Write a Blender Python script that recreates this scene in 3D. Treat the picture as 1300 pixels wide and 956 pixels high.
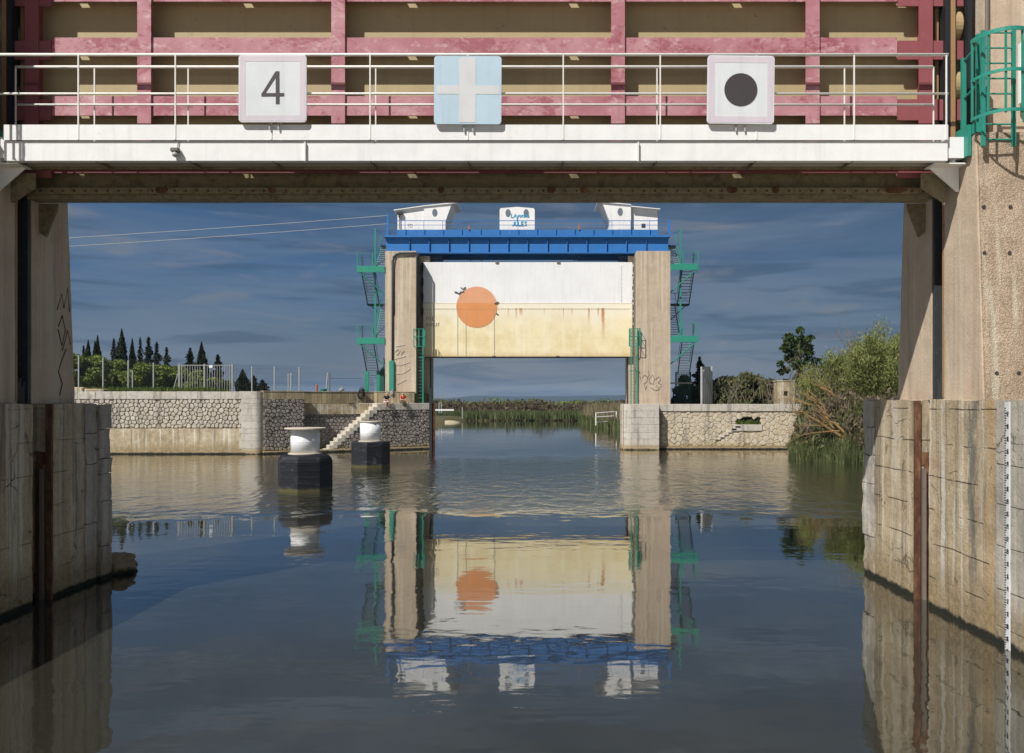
import bpy, bmesh, math, random
import numpy as np
from mathutils import Vector, Matrix, noise as mnoise

for o in list(bpy.data.objects):
    bpy.data.objects.remove(o)
random.seed(7)
rng = np.random.default_rng(7)
SC = bpy.context.scene
COL = SC.collection

# ------------------------------------------------------------------ camera
F = 1096.0                     # focal length in photo pixels (photo is 1300 wide)
CX, HY, EYE = 685.0, 508.0, 4.0
cam_d = bpy.data.cameras.new('camera')
cam_d.sensor_fit = 'HORIZONTAL'
cam_d.sensor_width = 36.0
cam_d.lens = 36.0 * F / 1300.0
cam_d.shift_x = (650.0 - CX) / 1300.0
cam_d.shift_y = (HY - 478.0) / 1300.0
cam_d.clip_start = 0.1
cam_d.clip_end = 20000
cam = bpy.data.objects.new('camera', cam_d)
cam.location = (0, 0, EYE)
cam.rotation_euler = (math.radians(90), 0, 0)
COL.objects.link(cam)
SC.camera = cam

# ------------------------------------------------------------------ light
SUN_AZ, SUN_EL = math.radians(40), math.radians(47.5)     # behind the camera, to its left
to_sun = Vector((-math.sin(SUN_AZ) * math.cos(SUN_EL), -math.cos(SUN_AZ) * math.cos(SUN_EL), math.sin(SUN_EL)))
sl = bpy.data.lights.new('sun', 'SUN')
sl.energy = 4.7
sl.angle = math.radians(0.5)
sl.color = (1.0, 0.96, 0.91)
so = bpy.data.objects.new('sun', sl)
so.rotation_euler = (-to_sun).to_track_quat('-Z', 'Y').to_euler()
so.location = (-30, -40, 60)
COL.objects.link(so)

W = bpy.data.worlds.new('World')
SC.world = W
W.use_nodes = True

def world_nodes():
    nt = W.node_tree
    nt.nodes.clear()
    N, L = nt.nodes, nt.links
    out = N.new('ShaderNodeOutputWorld')
    bg = N.new('ShaderNodeBackground')
    bg.inputs['Strength'].default_value = 0.1
    sky = N.new('ShaderNodeTexSky')
    sky.sky_type = 'NISHITA'
    sky.sun_disc = False
    sky.sun_elevation = SUN_EL
    sky.sun_rotation = math.radians(180) + SUN_AZ
    sky.dust_density = 1.5
    tc = N.new('ShaderNodeTexCoord')
    sep = N.new('ShaderNodeSeparateXYZ')
    L.new(tc.outputs['Generated'], sep.inputs[0])
    # storm cloud colour by height above the horizon (same all round)
    ramp = N.new('ShaderNodeValToRGB')
    e = ramp.color_ramp.elements
    e[0].position = 0.0; e[0].color = (2.1, 2.1, 2.1, 1)
    e[1].position = 1.0; e[1].color = (0.75, 0.82, 0.95, 1)
    for p, c in ((0.035, (1.60, 1.76, 1.95)), (0.08, (0.68, 1.18, 1.86)), (0.15, (0.40, 0.98, 2.05)), (0.22, (0.38, 0.86, 1.75)), (0.30, (0.5, 0.68, 0.90)), (0.45, (0.80, 0.88, 0.98))):
        n = ramp.color_ramp.elements.new(p); n.color = (*c, 1)
    L.new(sep.outputs['Z'], ramp.inputs['Fac'])
    # streaky cloud, stretched along the horizon
    def noise(sc, scale, det, dist, loc):
        m = N.new('ShaderNodeMapping')
        m.inputs['Scale'].default_value = sc
        m.inputs['Location'].default_value = loc
        m.inputs['Rotation'].default_value = (0, math.radians(4), 0)
        L.new(tc.outputs['Generated'], m.inputs[0])
        n = N.new('ShaderNodeTexNoise')
        n.inputs['Scale'].default_value = scale
        n.inputs['Detail'].default_value = det
        n.inputs['Roughness'].default_value = 0.55
        n.inputs['Distortion'].default_value = dist
        L.new(m.outputs[0], n.inputs['Vector'])
        return n.outputs['Fac']
    def ramp2(f, a, b, va=0.0, vb=1.0):
        r = N.new('ShaderNodeMapRange')
        r.inputs['From Min'].default_value = a
        r.inputs['From Max'].default_value = b
        r.inputs['To Min'].default_value = va
        r.inputs['To Max'].default_value = vb
        r.interpolation_type = 'SMOOTHSTEP'
        L.new(f, r.inputs['Value'])
        return r.outputs[0]
    def mix(f, a, b, mode='MIX'):
        m = N.new('ShaderNodeMix'); m.data_type = 'RGBA'; m.blend_type = mode
        for s, v in ((m.inputs[0], f), (m.inputs[6], a), (m.inputs[7], b)):
            if hasattr(v, 'links'): L.new(v, s)
            elif isinstance(v, tuple): s.default_value = (*v, 1)
            else: s.default_value = v
        return m.outputs[2]
    c = ramp.outputs['Color']
    n1 = noise((1.0, 1.0, 7.5), 1.9, 7, 0.5, (3.1, 1.2, 0.4))
    n2 = noise((1.0, 1.0, 11.0), 5.0, 7, 0.6, (9.3, 4.2, 1.7))
    n3 = noise((1.0, 1.0, 5.0), 9.0, 6, 0.8, (5.3, 7.7, 3.3))
    n0 = noise((1.0, 1.0, 4.0), 1.5, 4, 0.3, (1.7, 6.2, 2.4))
    c = mix(ramp2(n0, 0.42, 0.62, 0.0, 0.6), c, (0.40, 0.72, 1.20))
    c = mix(ramp2(n1, 0.40, 0.64, 0.0, 0.75), c, (1.10, 1.52, 2.15))
    c = mix(ramp2(n2, 0.34, 0.52, 0.65, 0.0), c, (0.27, 0.58, 1.10))
    c = mix(ramp2(n3, 0.54, 0.76, 0.0, 0.5), c, (1.8, 1.75, 1.9))
    c = mix(0.05, c, sky.outputs[0])
    L.new(c, bg.inputs['Color'])
    L.new(bg.outputs[0], out.inputs[0])
world_nodes()

SC.view_settings.view_transform = 'Standard'
SC.view_settings.look = 'None'
SC.view_settings.exposure = 0.3
SC.view_settings.gamma = 1.0
SC.view_settings.use_curve_mapping = False

# ------------------------------------------------------------------ helpers
def PX(px, Y): return (px - CX) * Y / F
def PZ(py, Y): return EYE + (HY - py) * Y / F
def P(px, py, Y): return (PX(px, Y), Y, PZ(py, Y))

class MB:
    """collects faces in world coordinates, then links them as ONE mesh object"""
    def __init__(s, xf=None):
        s.v, s.f, s.xf = [], [], xf
    def add(s, verts, faces):
        b = len(s.v)
        s.v += [s.xf(*p) for p in verts] if s.xf else [tuple(p) for p in verts]
        s.f += [tuple(i + b for i in f) for f in faces]
        return s
    def box(s, x0, y0, z0, x1, y1, z1):
        if x0 > x1: x0, x1 = x1, x0
        if y0 > y1: y0, y1 = y1, y0
        if z0 > z1: z0, z1 = z1, z0
        return s.add([(x0,y0,z0),(x1,y0,z0),(x1,y1,z0),(x0,y1,z0),(x0,y0,z1),(x1,y0,z1),(x1,y1,z1),(x0,y1,z1)],
                     [(0,3,2,1),(4,5,6,7),(0,1,5,4),(1,2,6,5),(2,3,7,6),(3,0,4,7)])
    def bbox(s, x0, y0, z0, x1, y1, z1, b):
        """box with chamfered edges"""
        if x0 > x1: x0, x1 = x1, x0
        if y0 > y1: y0, y1 = y1, y0
        if z0 > z1: z0, z1 = z1, z0
        bm = bmesh.new()
        vs = [bm.verts.new(p) for p in ((x0,y0,z0),(x1,y0,z0),(x1,y1,z0),(x0,y1,z0),(x0,y0,z1),(x1,y0,z1),(x1,y1,z1),(x0,y1,z1))]
        for f in ((0,3,2,1),(4,5,6,7),(0,1,5,4),(1,2,6,5),(2,3,7,6),(3,0,4,7)):
            bm.faces.new([vs[i] for i in f])
        bmesh.ops.bevel(bm, geom=bm.edges[:], offset=b, segments=1, affect='EDGES')
        bm.verts.index_update()
        s.add([v.co[:] for v in bm.verts], [[v.index for v in f.verts] for f in bm.faces])
        bm.free()
        return s
    def prism(s, poly, y0, y1, axis='y'):
        """polygon in (x,z) extruded along y, in (y,z) along x or in (x,y) along z"""
        n = len(poly)
        m = {'y': lambda a, b, t: (a, t, b), 'x': lambda a, b, t: (t, a, b), 'z': lambda a, b, t: (a, b, t)}[axis]
        vs = [m(a, b, y0) for a, b in poly] + [m(a, b, y1) for a, b in poly]
        fs = [tuple(range(n)), tuple(range(2 * n - 1, n - 1, -1))]
        fs += [(i, i + n, (i + 1) % n + n, (i + 1) % n) for i in range(n)]
        return s.add(vs, fs)
    def tube(s, p0, p1, r, n=6, r1=None):
        return s.path([p0, p1], [r, r if r1 is None else r1], n)
    def path(s, pts, r, n=6, closed=False):
        pts = [Vector(p) for p in pts]
        k = len(pts)
        rs = r if isinstance(r, (list, tuple)) else [r] * k
        vs, fs = [], []
        for i, p in enumerate(pts):
            if closed: d = pts[(i + 1) % k] - pts[i - 1]
            else: d = pts[min(i + 1, k - 1)] - pts[max(i - 1, 0)]
            d.normalize()
            up = Vector((0, 0, 1)) if abs(d.z) < 0.9 else Vector((1, 0, 0))
            a = d.cross(up).normalized(); b = d.cross(a).normalized()
            for j in range(n):
                t = 2 * math.pi * (j + 0.5) / n
                vs.append(tuple(p + a * (rs[i] * math.cos(t)) + b * (rs[i] * math.sin(t))))
        rng_ = range(k) if closed else range(k - 1)
        for i in rng_:
            i2 = (i + 1) % k
            for j in range(n):
                fs.append((i * n + j, i * n + (j + 1) % n, i2 * n + (j + 1) % n, i2 * n + j))
        if not closed:
            fs.append(tuple(range(n - 1, -1, -1)))
            fs.append(tuple((k - 1) * n + j for j in range(n)))
        return s.add(vs, fs)
    def lathe(s, prof, cx, cy, n=32, rot=0.0):
        """profile of (radius, z) from bottom to top round a vertical axis"""
        vs, fs, k = [], [], len(prof)
        for r, z in prof:
            for j in range(n):
                t = 2 * math.pi * j / n + rot
                vs.append((cx + r * math.cos(t), cy + r * math.sin(t), z))
        for i in range(k - 1):
            for j in range(n):
                fs.append((i * n + j, i * n + (j + 1) % n, (i + 1) * n + (j + 1) % n, (i + 1) * n + j))
        fs.append(tuple(range(n - 1, -1, -1)))
        fs.append(tuple((k - 1) * n + j for j in range(n)))
        return s.add(vs, fs)
    def disc(s, c, r, axis='y', th=0.01, n=32, a0=0.0, a1=2 * math.pi):
        full = abs(a1 - a0 - 2 * math.pi) < 1e-6
        m = n if full else n + 1
        poly = [(r * math.cos(a0 + (a1 - a0) * i / n), r * math.sin(a0 + (a1 - a0) * i / n)) for i in range(m)]
        if axis == 'y': return s.prism([(c[0] + a, c[2] + b) for a, b in poly], c[1], c[1] + th, 'y')
        if axis == 'x': return s.prism([(c[1] + a, c[2] + b) for a, b in poly], c[0], c[0] + th, 'x')
        return s.prism([(c[0] + a, c[1] + b) for a, b in poly], c[2], c[2] + th, 'z')
    def rough(s, x0, y0, z0, x1, y1, z1, res=0.2, amp=0.02, freq=1.5):
        """box whose faces are fine grids pushed about by noise"""
        def grid(o, u, v):
            o, u, v = Vector(o), Vector(u), Vector(v)
            nu = max(1, min(160, int(u.length / res))); nv = max(1, min(160, int(v.length / res)))
            vs, fs = [], []
            for i in range(nu + 1):
                for j in range(nv + 1):
                    p = o + u * (i / nu) + v * (j / nv)
                    d = mnoise.noise_vector(p * freq) * amp + mnoise.noise_vector(p * freq * 4.3) * (amp * 0.4)
                    vs.append(tuple(p + d))
            for i in range(nu):
                for j in range(nv):
                    a = i * (nv + 1) + j
                    fs.append((a, a + nv + 1, a + nv + 2, a + 1))
            s.add(vs, fs)
        dx, dy, dz = x1 - x0, y1 - y0, z1 - z0
        grid((x0, y0, z0), (dx, 0, 0), (0, 0, dz)); grid((x1, y1, z0), (-dx, 0, 0), (0, 0, dz))
        grid((x0, y1, z0), (0, -dy, 0), (0, 0, dz)); grid((x1, y0, z0), (0, dy, 0), (0, 0, dz))
        grid((x0, y0, z1), (dx, 0, 0), (0, dy, 0))
        return s

def root_loc(o):
    v = Vector(o.location)
    while o.parent:
        o = o.parent; v += Vector(o.location)
    return v

def obj(name, mb, mat, parent=None, smooth=False, kind=None, label=None):
    off = root_loc(parent) if parent else Vector((0, 0, 0))
    v = np.array(mb.v, dtype=np.float64).reshape(-1, 3) - np.array(off)
    me = bpy.data.meshes.new(name)
    me.from_pydata(v.tolist(), [], mb.f)
    if smooth:
        me.polygons.foreach_set('use_smooth', [True] * len(me.polygons))
    me.materials.append(mat)
    o = bpy.data.objects.new(name, me)
    COL.objects.link(o)
    if parent: o.parent = parent
    if kind: o['kind'] = kind
    if label: o['label'] = label
    return o

def tag(o, label, cat, group=None):
    o['label'] = label; o['category'] = cat
    if group: o['group'] = group
    return o

def thing(name, label, cat, loc=(0, 0, 0), group=None):
    o = bpy.data.objects.new(name, None)
    o.empty_display_size = 0.3
    o.location = loc
    COL.objects.link(o)
    return tag(o, label, cat, group)

def struct(name, mb, mat, smooth=False):
    return obj(name, mb, mat, None, smooth, kind='structure')

def np_mesh(name, verts, quads, mat, parent=None, kind=None):
    off = np.array(root_loc(parent)) if parent else np.zeros(3)
    me = bpy.data.meshes.new(name)
    v = (np.asarray(verts).reshape(-1, 3) - off).astype(np.float32)
    q = np.asarray(quads, dtype=np.int32).reshape(-1, 4)
    me.vertices.add(len(v)); me.vertices.foreach_set('co', v.ravel())
    me.loops.add(q.size); me.loops.foreach_set('vertex_index', q.ravel())
    me.polygons.add(len(q))
    me.polygons.foreach_set('loop_start', np.arange(0, q.size, 4, dtype=np.int32))
    me.polygons.foreach_set('loop_total', np.full(len(q), 4, dtype=np.int32))
    me.update(); me.validate()
    me.materials.append(mat)
    o = bpy.data.objects.new(name, me)
    COL.objects.link(o)
    if parent: o.parent = parent
    if kind: o['kind'] = kind
    return o

# ------------------------------------------------------------------ materials
class NT:
    def __init__(s, name):
        s.m = bpy.data.materials.new(name)
        s.m.use_nodes = True
        s.t = s.m.node_tree
        s.N, s.L = s.t.nodes, s.t.links
        s.b = s.N['Principled BSDF']
        g = s.N.new('ShaderNodeNewGeometry')
        s.geo = g
        s.pos = g.outputs['Position']
        s.island = g.outputs['Random Per Island']
        sp = s.N.new('ShaderNodeSeparateXYZ'); s.L.new(s.pos, sp.inputs[0])
        s.x, s.y, s.z = sp.outputs[0], sp.outputs[1], sp.outputs[2]
    def put(s, sock, v):
        if hasattr(v, 'links'): s.L.new(v, sock)
        elif isinstance(v, (tuple, list)): sock.default_value = (*v, 1) if len(v) == 3 and len(sock.default_value) == 4 else v
        else: sock.default_value = v
    def map(s, sc=(1, 1, 1), loc=(0, 0, 0), vec=None):
        n = s.N.new('ShaderNodeMapping')
        n.inputs['Scale'].default_value = sc; n.inputs['Location'].default_value = loc
        s.L.new(vec or s.pos, n.inputs[0]); return n.outputs[0]
    def noise(s, scale, det=6, rough=0.6, vec=None, dist=0.0):
        n = s.N.new('ShaderNodeTexNoise')
        n.inputs['Scale'].default_value = scale; n.inputs['Detail'].default_value = det
        n.inputs['Roughness'].default_value = rough; n.inputs['Distortion'].default_value = dist
        s.L.new(vec or s.pos, n.inputs['Vector']); return n.outputs['Fac']
    def voro(s, scale, feature='F1', vec=None, out='Distance'):
        n = s.N.new('ShaderNodeTexVoronoi'); n.feature = feature
        n.inputs['Scale'].default_value = scale
        s.L.new(vec or s.pos, n.inputs['Vector']); return n.outputs[out]
    def rng(s, f, a, b, va=0.0, vb=1.0):
        r = s.N.new('ShaderNodeMapRange'); r.interpolation_type = 'SMOOTHSTEP'
        r.inputs['From Min'].default_value = a; r.inputs['From Max'].default_value = b
        r.inputs['To Min'].default_value = va; r.inputs['To Max'].default_value = vb
        s.put(r.inputs['Value'], f); return r.outputs[0]
    def math(s, op, a, b=0.0):
        n = s.N.new('ShaderNodeMath'); n.operation = op
        s.put(n.inputs[0], a); s.put(n.inputs[1], b); return n.outputs[0]
    def mix(s, f, a, b, mode='MIX'):
        m = s.N.new('ShaderNodeMix'); m.data_type = 'RGBA'; m.blend_type = mode
        s.put(m.inputs[0], f); s.put(m.inputs[6], a); s.put(m.inputs[7], b)
        return m.outputs[2]
    def ramp(s, f, stops):
        r = s.N.new('ShaderNodeValToRGB'); e = r.color_ramp.elements
        while len(e) < len(stops): e.new(0.5)
        for i, (p, c) in enumerate(stops):
            e[i].position = p; e[i].color = (*c, 1)
        s.put(r.inputs['Fac'], f); return r.outputs['Color']
    def bump(s, h, dist=0.01, strength=1.0, normal=None):
        n = s.N.new('ShaderNodeBump')
        n.inputs['Strength'].default_value = strength; n.inputs['Distance'].default_value = dist
        s.put(n.inputs['Height'], h)
        if normal: s.L.new(normal, n.inputs['Normal'])
        return n.outputs[0]
    def done(s, col, rough=0.85, metal=0.0, normal=None, spec=0.3):
        s.put(s.b.inputs['Base Color'], col)
        s.put(s.b.inputs['Roughness'], rough)
        s.put(s.b.inputs['Metallic'], metal)
        s.b.inputs['Specular IOR Level'].default_value = spec
        if normal: s.L.new(normal, s.b.inputs['Normal'])
        return s.m

def paint(name, c, wear=None, amount=0.35, rough=0.5, scale=3.0, streak=True, metal=0.0, spec=0.4):
    """painted or plain surface with faint mottling, runs and worn spots"""
    n = NT(name)
    a = n.noise(scale, 8, 0.65)
    col = n.mix(n.rng(a, 0.3, 0.75, 0.0, 0.5), c, tuple(x * 0.82 for x in c))
    if streak:
        st = n.noise(1.0, 5, 0.6, n.map((6, 6, 0.35)))
        col = n.mix(n.rng(st, 0.48, 0.75, 0.0, 0.28), col, tuple(x * 0.6 + 0.02 for x in c))
    if wear:
        w = n.noise(scale * 3.1, 10, 0.72, dist=0.4)
        col = n.mix(n.rng(w, 0.70 - amount * 0.35, 0.76, 0.0, 0.9), col, wear)
    return n.done(col, rough, metal, n.bump(n.noise(scale * 9, 4, 0.6), 0.002, 0.6), spec)

def concrete(name, c_light, c_mid, c_dark, streak=0.5, fine=14.0, cracks=0.0, pebble=0.0, water=False, boards=0.0, runs=(0.16, 0.14, 0.11), pale=None, bump=0.012, stains=()):
    n = NT(name)
    big = n.noise(0.55, 6, 0.6)
    med = n.noise(2.3, 9, 0.68, dist=0.5)
    f = n.math('ADD', n.math('MULTIPLY', big, 0.5), n.math('MULTIPLY', med, 0.5))
    col = n.ramp(f, [(0.34, c_dark), (0.5, c_mid), (0.64, c_light)])
    h = n.noise(fine, 8, 0.7)
    col = n.mix(n.rng(h, 0.35, 0.7, 0.0, 0.45), col, c_dark)
    hh = n.math('ADD', h, n.math('MULTIPLY', med, 0.8))
    if pebble:
        v = n.voro(38.0, 'F1')
        pc = n.voro(38.0, 'F1', out='Color')
        sp = n.N.new('ShaderNodeSeparateColor'); n.L.new(pc, sp.inputs[0])
        col = n.mix(n.math('MULTIPLY', n.rng(v, 0.3, 0.6), pebble * .7), col, tuple(x * 0.45 for x in c_dark))
        col = n.mix(n.math('MULTIPLY', n.rng(sp.outputs[0], 0.6, 1.0), pebble * 0.6), col, c_light)
        hh = n.math('SUBTRACT', hh, n.math('MULTIPLY', v, 1.4))
    if streak:
        s1 = n.noise(1.0, 6, 0.6, n.map((3.2, 3.2, 0.16)))
        s2 = n.noise(1.0, 6, 0.65, n.map((11, 11, 0.3), (3, 5, 1)))
        s = n.math('ADD', n.math('MULTIPLY', s1, 0.6), n.math('MULTIPLY', s2, 0.4))
        col = n.mix(n.math('MULTIPLY', n.rng(s, 0.475, 0.66), streak), col, runs)
        s3 = n.noise(1.0, 5, 0.6, n.map((4.5, 4.5, 0.13), (17, 2, 9)))
        col = n.mix(n.math('MULTIPLY', n.rng(s3, 0.53, 0.64), streak * 0.75), col, pale or tuple(min(0.62, x * 1.35) for x in c_light))
    if boards:
        wv = n.math('FRACT', n.math('ADD', n.math('MULTIPLY', n.z, 1.55), n.math('MULTIPLY', n.noise(0.8, 3), 0.16)))
        ln = n.math('MULTIPLY', n.rng(wv, 0.0, 0.045, 1.0, 0.0), n.rng(n.noise(1.3, 5), 0.42, 0.56))
        col = n.mix(n.math('MULTIPLY', ln, boards), col, tuple(x * 0.35 for x in c_dark))
        hh = n.math('SUBTRACT', hh, n.math('MULTIPLY', ln, 1.2))
    if cracks:
        dv = n.N.new('ShaderNodeVectorMath'); dv.operation = 'ADD'
        dn = n.N.new('ShaderNodeTexNoise'); dn.inputs['Scale'].default_value = 1.6; dn.inputs['Detail'].default_value = 8
        n.L.new(n.pos, dn.inputs['Vector'])
        n.L.new(n.map((1, 0.55, 1.5)), dv.inputs[0]); n.L.new(dn.outputs['Color'], dv.inputs[1])
        ed = n.voro(0.62, 'DISTANCE_TO_EDGE', dv.outputs[0])
        ck = n.math('MULTIPLY', n.rng(ed, 0.0, 0.011, 1.0, 0.0), n.rng(n.noise(0.9, 4), 0.56, 0.66))
        col = n.mix(n.math('MULTIPLY', ck, cracks), col, (0.03, 0.025, 0.02))
        hh = n.math('SUBTRACT', hh, n.math('MULTIPLY', ck, 2.5))
        # tall pale and dark runs on the channel faces
        for yc, wd, cc, am, sd in stains:
            yy_ = n.math('ABSOLUTE', n.math('SUBTRACT', n.math('ADD', n.y, n.math('MULTIPLY', n.math('SUBTRACT', n.noise(1.0, 6, 0.7, n.map((1, 1, 1.2), (sd, 0, 0))), 0.5), wd * 1.6)), yc))
            mk = n.math('MULTIPLY', n.rng(yy_, wd * 0.5, wd, 1.0, 0.0), n.rng(n.noise(1.0, 7, 0.72, n.map((1, 2.5, 0.8), (sd, 3, 0))), 0.36, 0.58))
            col = n.mix(n.math('MULTIPLY', mk, am), col, cc)
        # spalled patches showing rough aggregate
        spm = n.rng(n.noise(1.7, 9, 0.7, dist=0.8, vec=n.map((1, 1, 0.8), (4, 9, 2))), 0.62, 0.67)
        agg = n.noise(26, 6, 0.75)
        col = n.mix(n.math('MULTIPLY', spm, 0.75), col, n.ramp(agg, [(0.38, tuple(x * 0.3 for x in c_dark)), (0.6, c_mid)]))
        hh = n.math('SUBTRACT', hh, n.math('MULTIPLY', n.math('MULTIPLY', spm, agg), 2.2))
    if water:
        zz = n.math('ADD', n.z, n.math('MULTIPLY', n.math('SUBTRACT', n.noise(1.4, 7, 0.7), 0.5), 0.9))
        col = n.mix(n.rng(zz, 0.25, 1.15, 0.75, 0.0), col, n.ramp(n.noise(9, 8, 0.7), [(0.4, (0.30, 0.23, 0.12)), (0.6, (0.17, 0.125, 0.07))]))
        z2 = n.math('ADD', n.z, n.math('MULTIPLY', n.math('SUBTRACT', n.noise(3.5, 7, 0.7), 0.5), 0.25))
        col = n.mix(n.rng(z2, 0.07, 0.15, 1.0, 0.0), col, (0.018, 0.02, 0.014))
    return n.done(col, 0.92, 0.0, n.bump(hh, bump, 1.0), 0.2)

def stone(name, cs, fine=18.0, moss=0.0, water=False, dark=0.25):
    """rubble or cut stone: a colour per stone, mottled"""
    n = NT(name)
    col = n.ramp(n.island, [(i / max(1, len(cs) - 1), c) for i, c in enumerate(cs)])
    info = n.N.new('ShaderNodeObjectInfo')
    c2 = n.ramp(info.outputs['Random'], [(i / max(1, len(cs) - 1), c) for i, c in enumerate(cs)])
    col = n.mix(0.5, col, c2)
    m = n.noise(4.0, 8, 0.7)
    col = n.mix(n.rng(m, 0.42, 0.72, 0.0, 0.65), col, tuple(x * dark for x in cs[0]))
    h = n.noise(fine, 8, 0.7)
    col = n.mix(n.rng(h, 0.4, 0.7, 0.0, 0.35), col, tuple(x * 0.5 for x in cs[-1]))
    st = n.noise(1.0, 6, 0.6, n.map((2.2, 2.2, 0.2)))
    col = n.mix(n.rng(st, 0.52, 0.68, 0.0, 0.55), col, (0.11, 0.10, 0.085))
    if moss:
        col = n.mix(n.math('MULTIPLY', n.rng(n.noise(2.2, 6), 0.42, 0.6), moss), col, (0.10, 0.105, 0.03))
    if water:
        zz = n.math('ADD', n.z, n.math('MULTIPLY', n.math('SUBTRACT', n.noise(2.0, 7, 0.7), 0.5), 0.5))
        col = n.mix(n.rng(zz, 0.15, 0.6, 0.8, 0.0), col, (0.30, 0.22, 0.10))
        col = n.mix(n.rng(zz, 0.02, 0.16, 1.0, 0.0), col, (0.035, 0.032, 0.022))
    return n.done(col, 0.93, 0.0, n.bump(n.math('ADD', h, m), 0.02, 0.9), 0.2)

def leafmat(name, c1, c2, c3):
    n = NT(name)
    col = n.ramp(n.island, [(0.0, c1), (0.55, c2), (1.0, c3)])
    col = n.mix(n.rng(n.noise(0.7, 4), 0.35, 0.65, 0.0, 0.5), col, c1)
    m = n.done(col, 0.65, 0.0, None, 0.25)
    tr = n.N.new('ShaderNodeBsdfTranslucent'); n.L.new(col, tr.inputs[0])
    mx = n.N.new('ShaderNodeMixShader'); mx.inputs[0].default_value = 0.25
    out = n.N['Material Output']
    n.L.new(n.b.outputs[0], mx.inputs[1]); n.L.new(tr.outputs[0], mx.inputs[2]); n.L.new(mx.outputs[0], out.inputs['Surface'])
    return m

def water_mat():
    n = NT('river_water')
    # wind-ruffled band in mid basin, calm elsewhere
    yy = n.math('ADD', n.y, n.math('MULTIPLY', n.math('SUBTRACT', n.noise(0.11, 4, 0.6), 0.5), 16.0))
    band = n.math('MULTIPLY', n.rng(yy, 29, 33), n.rng(yy, 52, 66, 1.0, 0.0))
    xm = n.math('MULTIPLY', n.rng(n.x, -16, -9), n.rng(n.x, 9, 18, 1.0, 0.25))
    band = n.math('MULTIPLY', band, n.math('ADD', n.math('MULTIPLY', xm, 0.6), 0.40))
    patch = n.rng(n.noise(0.16, 4, 0.6, n.map((1, 2.2, 1), (7, 3, 0))), 0.45, 0.68)
    n1 = n.noise(0.75, 2, 0.5, n.map((1.7, 0.95, 1)), 0.7)
    n2 = n.noise(3.4, 4, 0.6, n.map((0.8, 1.3, 1), (3, 8, 0)), 0.3)
    n3 = n.noise(0.7, 3, 0.5, n.map((0.6, 1.5, 1), (1, 2, 0)))
    amp = n.math('ADD', n.math('MULTIPLY', band, 0.085), n.math('ADD', n.math('MULTIPLY', patch, 0.0045), 0.0022))
    h = n.math('ADD', n.math('MULTIPLY', n1, amp), n.math('MULTIPLY', n2, n.math('MULTIPLY', amp, 0.22)))
    h = n.math('ADD', h, n.math('MULTIPLY', n3, 0.004))
    nor = n.bump(h, 1.0, 1.0)
    fr = n.N.new('ShaderNodeFresnel'); fr.inputs['IOR'].default_value = 1.34
    n.L.new(nor, fr.inputs['Normal'])
    fac = n.math('POWER', fr.outputs[0], 0.55)
    gl = n.N.new('ShaderNodeBsdfGlossy'); gl.inputs['Roughness'].default_value = 0.025
    gl.inputs['Color'].default_value = (0.97, 0.97, 0.95, 1)
    n.L.new(nor, gl.inputs['Normal'])
    df = n.N.new('ShaderNodeBsdfDiffuse')
    n.put(df.inputs['Color'], n.mix(n.rng(n.noise(0.08, 3), 0.4, 0.6), (0.030, 0.029, 0.021), (0.025, 0.025, 0.019)))
    mx = n.N.new('ShaderNodeMixShader')
    n.L.new(fac, mx.inputs[0]); n.L.new(df.outputs[0], mx.inputs[1]); n.L.new(gl.outputs[0], mx.inputs[2])
    n.L.new(mx.outputs[0], n.N['Material Output'].inputs['Surface'])
    return n.m

def gate_pink():
    n = NT('worn_pink_paint')
    a = n.noise(1.1, 6, 0.6)
    col = n.mix(n.rng(a, 0.35, 0.65), (0.37, 0.145, 0.17), (0.47, 0.24, 0.265))
    sc = n.math('ADD', n.math('MULTIPLY', n.noise(9, 12, 0.8, n.map((0.7, 1, 1.2)), 0.5), 0.6), n.math('MULTIPLY', n.noise(1.3, 3, 0.5), 0.4))
    col = n.mix(n.rng(sc, 0.51, 0.575, 0.0, 0.75), col, (0.27, 0.06, 0.08))
    pl = n.noise(4.0, 12, 0.75, n.map((0.8, 1, 1.2), (8, 3, 5)), 0.25)
    col = n.mix(n.rng(pl, 0.52, 0.66, 0.0, 0.7), col, (0.60, 0.43, 0.43))
    dk = n.rng(n.noise(0.9, 4, 0.5, n.map((3.2, 1, 0.05), (4, 1, 6))), 0.66, 0.74, 0.0, 0.55)
    col = n.mix(dk, col, (0.14, 0.07, 0.06))
    return n.done(col, 0.6, 0.0, n.bump(sc, 0.003, 0.8), 0.35)

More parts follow.
